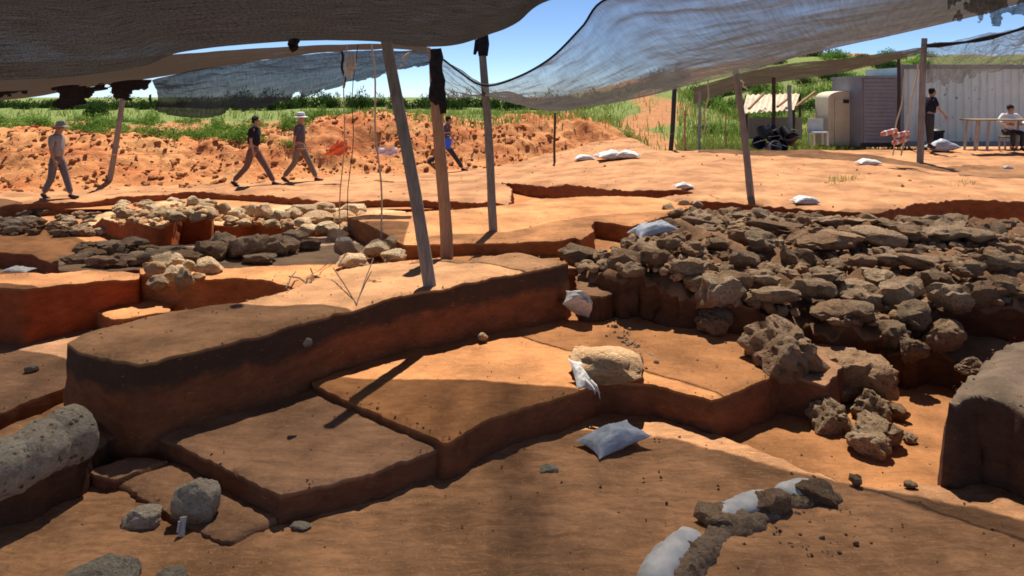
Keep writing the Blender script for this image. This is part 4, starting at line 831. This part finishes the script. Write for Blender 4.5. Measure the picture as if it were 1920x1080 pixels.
    for s in 'lr':
        a, t2 = J['ankle_'+s], J['toe_'+s]; d = t2-a; d.z = min(d.z, 0)
        bm = MB(); bm.tube([a-d*.35+V3(0,0,-.03), a+V3(0,0,-.03), a+d*.5+V3(0,0,-.035), t2+d*.12], [.032, .05, .046, .03], 8); bm.build('shoe', M[shoes], root)
    if hair:
        bm = MB(); c = J['crown']; bm.tube([hd-fw_*.05+V3(0,0,-.06), hd-fw_*.045+V3(0,0,.02), c-fw_*.022+V3(0,0,.0), c+fw_*.0+V3(0,0,.045)], [.05, .085, .092, .05], 10); bm.build('hair', M['hair'], root)
    if hat:
        c = J['crown']+V3(0, 0, .0); bm = MB(); n = 20
        prof = [(.17,-.025),(.165,-.015),(.10,.0),(.098,.05),(.085,.095),(.05,.11),(.004,.112)]
        v = [c+V3(r*math.cos(2*math.pi*i/n)*1.05, r*math.sin(2*math.pi*i/n), z) for r, z in prof for i in range(n)]
        f = [(a*n+i, a*n+(i+1) % n, (a+1)*n+(i+1) % n, (a+1)*n+i) for a in range(len(prof)-1) for i in range(n)]; v.append(c+V3(0,0,-.02)); f += [(i, len(v)-1, (i+1) % n) for i in range(n)]
        bm.add(v, f); ho = bm.build('hat', M[hat], root)
        if hat == 'whitecloth': bb = MB(); bb.tube([c+V3(0,0,.004), c+V3(0,0,.036)], .104, 20); bb.build('hat_band', M['greyshirt'], ho)
    return root
def walk(st=.5, lean=.04, bend=0., arm=.3, head=.0, back='r'):
    f, b = ('l', 'r') if back == 'r' else ('r', 'l'); y = {'l': .095, 'r': -.095}; S = {'l': .185, 'r': -.185}
    p = dict(pelvis=(0,0,.93), waist=(lean*.4,0,1.1), chest=(lean,0,1.34), neck=(lean*1.4+.01,0,1.5), head=(lean*1.6+.035+head*.6,0,1.60-head*.1), crown=(lean*1.6+.03+head,0,1.675-head*.2), nose=(lean*1.6+.125+head*.6,0,1.595-head*.5))
    p['hip_'+f] = (.02,y[f],.88); p['knee_'+f] = (st*.42,y[f],.5); p['ankle_'+f] = (st*.78,y[f]*.9,.09); p['toe_'+f] = (st*.78+.15,y[f]*.9,.05)
    p['hip_'+b] = (-.02,y[b],.88); p['knee_'+b] = (-st*.2-bend*.05,y[b],.49); p['ankle_'+b] = (-st*.75,y[b]*.9,.13+bend); p['toe_'+b] = (-st*.75+.13,y[b]*.9,.035+bend*.7)
    for s, d in ((b, 1), (f, -1)):
        p['sho_'+s] = (lean,S[s],1.40); p['elbow_'+s] = (lean+d*arm*.3-.03,S[s]*1.25,1.13); p['wrist_'+s] = (lean+d*arm*.75,S[s]*1.25,.90+abs(arm)*.05); p['hand_'+s] = (lean+d*arm*.95,S[s]*1.2,.82+abs(arm)*.07)
    return p
q = P(107, 372, -.3); person((q.x, q.y, q.z-.02), 0, walk(.34, .0, .0, .1, .06, 'r'), 'man in grey t shirt and grey brimmed hat walking with head bowed', 'greyshirt', 'trouser', 'hatgrey', False, h=1.70)
q = P(475, 348, -.3); person((q.x, q.y, q.z-.02), 0, walk(.62, .03, .0, .06, .0, 'r'), 'man in black shirt and brown trousers striding past the heap', 'navy', 'brownpants', None, True, 'black', h=1.78)
q = P(562, 340, -.3); person((q.x, q.y, q.z-.02), 0, walk(.52, .0, .0, -.12, .0, 'r'), 'man in white brimmed hat and slate shirt walking', 'slate', 'khaki', 'whitecloth', False, h=1.80)
q = G(833, 321); rn = walk(.75, .08, .12, .35, .0, 'l'); person((q.x, q.y, q.z), 0, rn, 'person in dark clothes hurrying behind the tan pole', 'slate', 'black', None, True, 'black', h=1.66)
bk = PY(839, 270, q.y-.35); bm = MB(); n = 16; prof = [(.09,-.14),(.125,.13),(.135,.135),(.135,.15),(.12,.15),(.085,-.12),(.0,-.12)]
bm.add([V3(r*math.cos(2*math.pi*i/n), r*math.sin(2*math.pi*i/n), z) for r, z in prof for i in range(n)], [(a*n+i, a*n+(i+1) % n, (a+1)*n+(i+1) % n, (a+1)*n+i) for a in range(len(prof)-1) for i in range(n)]+[tuple(range(n))[::-1]])
br = empty('bucket', bk, 'blue bucket carried by the person behind the tan pole', 'bucket'); bm.build('tub', M['blue'], br); bm = MB(); bm.tube([V3(.13*math.cos(a), 0, .14+.11*math.sin(a)) for a in np.linspace(0, math.pi, 9)], .006, 5); bm.build('handle', M['greymetal'], br)
q = PY(1743, 279, 21.5); st_ = walk(.06, .03, 0, .1, .02); st_.update(elbow_r=(.12,-.22,1.15), wrist_r=(.28,-.22,.98), hand_r=(.34,-.21,.9)); person(q, 0, st_, 'man in black t shirt standing before the container behind the tall pole', 'navy', 'black', None, True, 'black', h=1.78)
sit = dict(pelvis=(0,0,.52), waist=(.02,0,.68), chest=(.06,0,.92), neck=(.09,0,1.07), head=(.13,0,1.16), crown=(.13,0,1.235), nose=(.22,0,1.13),
           hip_l=(.03,.1,.5), hip_r=(.03,-.1,.5), knee_l=(.42,.14,.5), knee_r=(.42,-.14,.5), ankle_l=(.40,.13,.09), ankle_r=(.40,-.13,.09), toe_l=(.54,.14,.05), toe_r=(.54,-.14,.05),
           sho_l=(.06,.19,.98), sho_r=(.06,-.19,.98), elbow_l=(.12,.36,.80), elbow_r=(.12,-.36,.80), wrist_l=(.30,.22,.74), wrist_r=(.30,-.22,.74), hand_l=(.36,.15,.74), hand_r=(.36,-.15,.74))
qs = PY(1890, 281, 21.9); person(qs, -math.pi/2, sit, 'person in white long sleeved shirt sitting before the container', 'whitecloth', 'black', None, True, 'black', h=1.8, sleeve='long')
sb = empty('stool', (qs.x, qs.y, qs.z), 'low stool under the person in the white shirt', 'stool'); bm = MB(); bm.box((-.2,-.16,.36), (.2,.16,.40)); bm.build('seat', M['table'], sb, False)
for sx in (-1, 1):
    for sy in (-1, 1): bm = MB(); bm.box((sx*.17-.02, sy*.13-.02, 0), (sx*.17+.02, sy*.13+.02, .36)); bm.build('leg', M['leg_wood'], sb, False)

# ------------------------------------------------------------------ container yard
CY = 23.6; zc = .32
cx0 = (1690-960)/F*CY; ct = empty('shipping_container', (cx0, CY, zc), 'white corrugated shipping container at the right', 'container')
pv, pf = [], []; xx = 0; i = 0
prof = []
while xx < 9: prof += [(xx, .0), (xx+.09, .0), (xx+.12, .045), (xx+.21, .045)]; xx += .25
for x_, d_ in prof: pv += [(x_, d_, .16), (x_, d_, 2.45)]
pf = [(2*k, 2*k+2, 2*k+3, 2*k+1) for k in range(len(prof)-1)]
mk('corrugated_wall', pv, pf, M['container'], ct, False)
bm = MB(); bm.box((0, .05, .1), (9.2, 2.4, 2.5)); bm.build('container_body', M['container'], ct, False)
for z0, z1, nm in ((0, .16, 'bottom_rail'), (2.45, 2.59, 'top_rail')): bm = MB(); bm.box((-.03, -.03, z0), (9.2, .06, z1)); bm.build(nm, M['greymetal'], ct, False)
for x_ in (-.06, 9.2): bm = MB(); bm.box((x_, -.05, 0), (x_+.12, .08, 2.6)); bm.build('corner_post', M['greymetal'], ct, False)
sx0 = (1617-960)/F*23.3; sw = (1684-1617)/F*23.3; sh = empty('storage_shed', (sx0, 23.3, zc), 'grey storage cabin with a roller shutter left of the container', 'shed')
bm = MB(); bm.box((0, .06, 0), (sw, 2.2, 2.18)); bm.build('cabin_body', M['shutter'], sh, False)
for k in range(17): bm = MB(); z0 = .14+k*.118; bm.box((.05, 0, z0), (sw-.05, .056, z0+.108)); bm.build('slat', M['shutter'], sh, False)
bm = MB(); bm.box((-.03, -.02, 2.15), (sw+.03, 2.22, 2.23)); bm.build('roof', M['greymetal'], sh, False)
bm = MB(); bm.box((-.03, -.02, 0), (sw+.03, .05, .12)); bm.build('sill', M['black'], sh, False)
# beige portable cabin
tx0 = (1553-960)/F*24.2; tw = (1612-1553)/F*24.2; tl = empty('portable_toilet', (tx0, 24.2, .3), 'beige plastic portable toilet cabin left of the grey shed', 'toilet cabin')
bm = MB(); n = 10; arc = [(0, 0), (0, 1.55)]+[(tw*.5-tw*.5*math.cos(math.pi*i/n), 1.55+.22*math.sin(math.pi*i/n)) for i in range(1, n)]+[(tw, 1.55), (tw, 0)]
m_ = len(arc); bm.add([(x_, y_, z_) for y_ in (0, 1.05) for x_, z_ in arc], [tuple(range(m_)), tuple(range(2*m_-1, m_-1, -1))]+[(i, i+m_, (i+1) % m_+m_, (i+1) % m_) for i in range(m_)]); bm.build('cabin_body', M['beige'], tl, False)
bm = MB(); bm.box((.2, -.03, .12), (tw*.78, .0-.002, 1.5)); bm.build('door', M['beige'], tl, False)
bm = MB(); bm.box((tw*.46, -.045, 1.38), (tw*.64, -.031, 1.5)); bm.build('vent', M['black'], tl, False)
for x_ in (.12, tw*.84): bm = MB(); bm.box((x_, -.04, .05), (x_+.05, -.002, 1.6)); bm.build('door_frame', M['roofsheet'], tl, False)
# lean-to shelter
lt = empty('lean_to', PY(1440, 262, 25.5), 'open shelter with a sloping beige sheet roof behind the black buckets', 'shelter')
r0 = lt.location; bm = MB(); nn = 40; A_, B_, C_, D_ = PY(1392, 212, 25)-r0, PY(1488, 206, 25)-r0, PY(1500, 175, 27.2)-r0, PY(1400, 178, 27.2)-r0
v = []
for i in range(nn+1):
    t_ = i/nn; w_ = .03*math.sin(i*1.57)
    for q0, q1 in ((A_, B_), (D_, C_)): p = q0+(q1-q0)*t_; v += [p+V3(0,0,w_), p+V3(0,0,w_-.02)]
f = []
for i in range(nn): a = 4*i; f += [(a, a+4, a+6, a+2), (a+1, a+3, a+7, a+5), (a, a+1, a+5, a+4), (a+2, a+6, a+7, a+3)]
bm.add(v, f); bm.build('roof', M['roofsheet'], lt)
for p in (A_, B_, C_, D_): bm = MB(); bm.tube([V3(p.x, p.y, 0), p], .05, 8); bm.build('post', M['wood_dark'], lt)
for a_, b_ in (((1404, 204), (1432, 176)), ((1458, 200), (1478, 184)), ((1492, 200), (1528, 172))): bm = MB(); bm.tube([PY(*a_, 24.8)-r0, PY(*b_, 25.6)-r0], .045, 7); bm.build('brace', M['wood_tan'], lt)
bm = MB(); bm.box((PY(1400, 0, 26).x-r0.x, .3, 0), (PY(1500, 0, 26).x-r0.x, .36, .75)); bm.build('back_board', M['hatgrey'], lt, False)
# heap of black buckets
def bucket_mesh(nm, mat):
    bm = MB(); n = 14; pr = [(.12,0),(.17,.3),(.185,.3),(.185,.325),(.16,.325),(.11,.02),(0,.02)]
    bm.add([V3(r*math.cos(2*math.pi*i/n), r*math.sin(2*math.pi*i/n), z) for r, z in pr for i in range(n)], [(a*n+i, a*n+(i+1) % n, (a+1)*n+(i+1) % n, (a+1)*n+i) for a in range(len(pr)-1) for i in range(n)]+[tuple(range(n))[::-1]])
    o = bm.build(nm, mat); me = o.data; bpy.data.objects.remove(o); return me
bkm = bucket_mesh('tub', M['black']); bkg = bucket_mesh('tub_grey', M['greymetal'])
hm = MB(); hm.tube([V3(.17*math.cos(a), .02, .31+.12*math.sin(a)) for a in np.linspace(0, math.pi, 9)], .009, 5); ho = hm.build('handle', M['greymetal']); hme = ho.data; bpy.data.objects.remove(ho)
bl = [(1418,272,.0,1.3,0,'leftmost'),(1440,276,0,1.5,.3,'front'),(1465,276,0,1.4,-.4,'front right'),(1478,270,0,.4,.2,'rightmost'),(1432,254,.0,1.1,1,'upper left'),(1455,252,0,1.7,-.6,'upper right'),(1446,236,0,2.9,.5,'topmost'),(1468,240,0,2.4,.2,'upper rear'),(1425,238,0,2.7,.2,'highest left')]
for px, py, z, tx, rz, w_ in bl:
    b_ = empty('bucket', PY(px, py, 23.0-(.2 if 'front' in w_ else 0)), w_+' bucket of the black bucket heap beside the dark post', 'bucket', 'heap of black buckets'); b_.rotation_euler = (tx, .3*math.sin(px), rz); b_.scale = (1.15,)*3
    inst('tub', bkg if w_ == 'front' else bkm, (0, 0, 0), parent=b_); inst('handle', hme, (0, 0, 0), parent=b_)
# white garden chair and table
cr_ = empty('garden_chair', PY(1534, 272, 23.4), 'pale plastic garden chair in the grass', 'chair'); bm = MB(); bm.box((-.24,-.22,.38), (.24,.22,.42)); bm.build('seat', M['chairplastic'], cr_, False)
bm = MB(); bm.box((-.24,.19,.42), (.24,.23,.82)); bm.build('backrest', M['chairplastic'], cr_, False)
for sx in (-1, 1):
    for sy in (-1, 1): bm = MB(); bm.box((sx*.21-.03, sy*.19-.03, 0), (sx*.21+.03, sy*.19+.03, .38)); bm.build('leg', M['chairplastic'], cr_, False)
tb = empty('work_table', PY(1842, 282, 21.4), 'wooden work table on trestles before the container', 'table'); bm = MB(); bm.box((-.48,-.3,.86), (1.3,.3,.90)); bm.build('tabletop', M['table'], tb, False)
for x_ in (-.3, .05, 1.2):
    for y_ in (-.25, .22): bm = MB(); bm.tube([V3(x_-.08, y_, 0), V3(x_, y_, .86)], .035, 6); bm.build('leg', M['leg_wood'], tb)
bn = empty('waste_bin', PY(1755, 276, 22.2), 'dark bin behind the man in the black t shirt', 'bin'); bm = MB(); bm.tube([V3(0,0,0), V3(0,0,.44), V3(0,0,.45), V3(0,0,.5)], [.17,.21,.23,.23], 14); bm.build('bin_body', M['navy'], bn)
bm = MB(); bm.tube([V3(0,0,.5), V3(0,0,.55)], [.235,.15], 14); bm.build('lid', M['black'], bn)
# low timber plank edging the yard
bm = MB(); bm.box((PY(1265, 285, 22.9).x, 22.85, .06), (PY(1400, 285, 22.9).x, 23.0, .26)); tag(bm.build('timber_beam', M['wood_dark'], None, False), 'long dark timber lying behind the rim of the bare ground', 'timber')

# ------------------------------------------------------------------ plants
def leaf_cloud(seed, n, size, squash=.8, up=.2):
    r = np.random.default_rng(seed); v, f = [], []; cc = r.normal(size=(14, 3)); cc /= np.linalg.norm(cc, axis=1)[:,None]; cc *= r.uniform(.25, .75, 14)[:,None]; cc[:,2] = np.abs(cc[:,2])*squash; rr = r.uniform(.22, .42, 14)
    for k in range(n):
        i = r.integers(14); d = r.normal(size=3); d /= np.linalg.norm(d); p = cc[i]+d*rr[i]*r.uniform(.6, 1.05); p[2] = abs(p[2])
        a = r.normal(size=3); a[2] += up; a /= np.linalg.norm(a); b = np.cross(a, r.normal(size=3)); b /= np.linalg.norm(b)+1e-9; s = size*r.uniform(.6, 1.4); n0 = len(v)
        v += [p-b*s*.3, p+a*s*.6-b*s*.28, p+a*s*1.3, p+a*s*.6+b*s*.28]; f.append((n0, n0+1, n0+2, n0+3))
    return v, f
def mesh_only(nm, v, f, mat):
    me = bpy.data.meshes.new(nm); me.from_pydata([tuple(x) for x in v], [], f); me.materials.append(mat); me.update(); return me
BU = [mesh_only('foliage', *leaf_cloud(500+i, 1500, .075), M['leaf']) for i in range(4)]
BD = [mesh_only('foliage', *leaf_cloud(520+i, 1500, .085), M['leaf_dark']) for i in range(4)]
BY = [mesh_only('foliage', *leaf_cloud(540+i, 900, .10), M['dry']) for i in range(1)]
sm = MB(); sm.tube([V3(0,0,-.1), V3(.03,0,.25), V3(-.05,.02,.5)], [.03,.025,.01], 5); sm.tube([V3(.03,0,.2), V3(.25,.1,.55)], [.02,.008], 5); sm.tube([V3(.03,0,.15), V3(-.25,-.1,.5)], [.02,.008], 5); so = sm.build('stem', M['wood_dark']); sme = so.data; bpy.data.objects.remove(so)
def bush(protos, loc, w, h, lb, grp, nm='bush'):
    o = empty(nm, loc, lb, 'bush', grp); inst('crown', random.choice(protos), (0, 0, 0), (w, w, h), (0, 0, random.uniform(0, 6.28)), o); inst('stem', sme, (0, 0, 0), (w, w, h), (0, 0, 0), o)
def gz1(x, y): return float(zh(x, y))
for k in range(64):                                         # far hedge
    Y = random.uniform(52, 66); px = -20+k*20.5+random.uniform(-8, 8); x = (px-960)/F*Y; h = random.uniform(1.5, 2.1)*(1 if 420 < px else .7)
    bush(BD, (x, Y, gz1(x, Y)-.1), random.uniform(.9, 1.4), h, 'dark green bush in the far hedge along the skyline', 'bushes of the far hedge')
for k in range(96):                                         # weeds on the heap crown, left
    px = random.uniform(-20, 560); Y = random.uniform(21.4, 33); x = (px-960)/F*Y; z = max(float(heapz(np.array([[x, Y]]))[0]), gz1(x, Y)); w = random.uniform(.4, .95)
    bush(BU, (x, Y, z-.08), w, w*random.uniform(.6, .95), 'bright green weed bush on top of the soil heap at the left', 'weeds on the soil heap')
for k in range(26):
    px = random.uniform(540, 1240); Y = random.uniform(27, 33); x = (px-960)/F*Y; w = random.uniform(.4, .8)
    bush(BU, (x, Y, gz1(x, Y)+.05), w, w*random.uniform(.9, 1.4), 'bright green bush behind the soil heap in the middle', 'weeds behind the soil heap')
for k in range(110):                                         # hillside on the right
    px = random.uniform(1180, 1760); Y = random.uniform(30, 48); x = (px-960)/F*Y; w = random.uniform(.5, 1.3)
    if abs(x-.187*Y) < 1.8 and Y < 44: continue
    bush(BU if random.random() < .6 else BD, (x, Y, gz1(x, Y)-.08), w, w*random.uniform(.6, 1.), 'green bush on the hillside behind the yard', 'bushes on the hillside')
bush(BD, PY(178, 205, 34)-V3(0, 0, .3), .75, 1.0, 'darker olive bush standing above the weeds at the left', None)
bush(BY, PY(1530, 235, 28)-V3(0, 0, .2), .6, .9, 'dry yellow bush left of the portable toilet', None)
# grass blades
v, f = [], []
def blade(x, y, z, h):
    a = random.uniform(0, 6.28); w = h*.07; dx, dy = math.cos(a)*w, math.sin(a)*w; lx, ly = random.uniform(-.4, .4)*h, random.uniform(-.4, .4)*h; n0 = len(v)
    v.extend([(x-dx, y-dy, z-.03), (x+dx, y+dy, z-.03), (x+lx*.4+dx*.6, y+ly*.4+dy*.6, z+h*.6), (x+lx, y+ly, z+h)]); f.append((n0, n0+1, n0+2)); f.append((n0, n0+2, n0+3))
for k in range(26000):
    if k % 2: px = random.uniform(-20, 1250); Y = random.uniform(23.5, 48)
    else: px = random.uniform(1270, 1760); Y = random.uniform(23.6, 40)
    x = (px-960)/F*Y; g = float(green(np.array(x), np.array(Y)))
    if random.random() > g or (px < 560 and random.random() < .7): continue
    z = gz1(x, Y)
    if px < 1250 and Y < 28: z = max(z, float(np.interp(Y-foot(x), [4, 8.5], [htop(x), htop(x)*.4])))-.05
    blade(x, Y, z, random.uniform(.12, .42))
for k in range(5000):                                       # weeds at the foot of the yard
    px = random.uniform(1270, 1620); Y = random.uniform(23.2, 25.5); x = (px-960)/F*Y; blade(x, Y, .1, random.uniform(.1, .3))
o = mk('grass', v, f, M['grass'], smooth=False); tag(o, 'loose green and yellow grass on the slopes behind the dig', kind='stuff')
v, f = [], []
for k in range(260):
    cx, cy = random.choice([(1585, 340), (1568, 335), (1600, 333), (1810, 345), (1560, 345)]); p = G(cx+random.gauss(0, 10), cy+random.gauss(0, 2.5)); blade(p.x, p.y, p.z, random.uniform(.03, .09))
o = mk('sparse_grass', v, f, M['grass'], smooth=False); tag(o, 'few green sprouts on the bare ground at the right', kind='stuff')
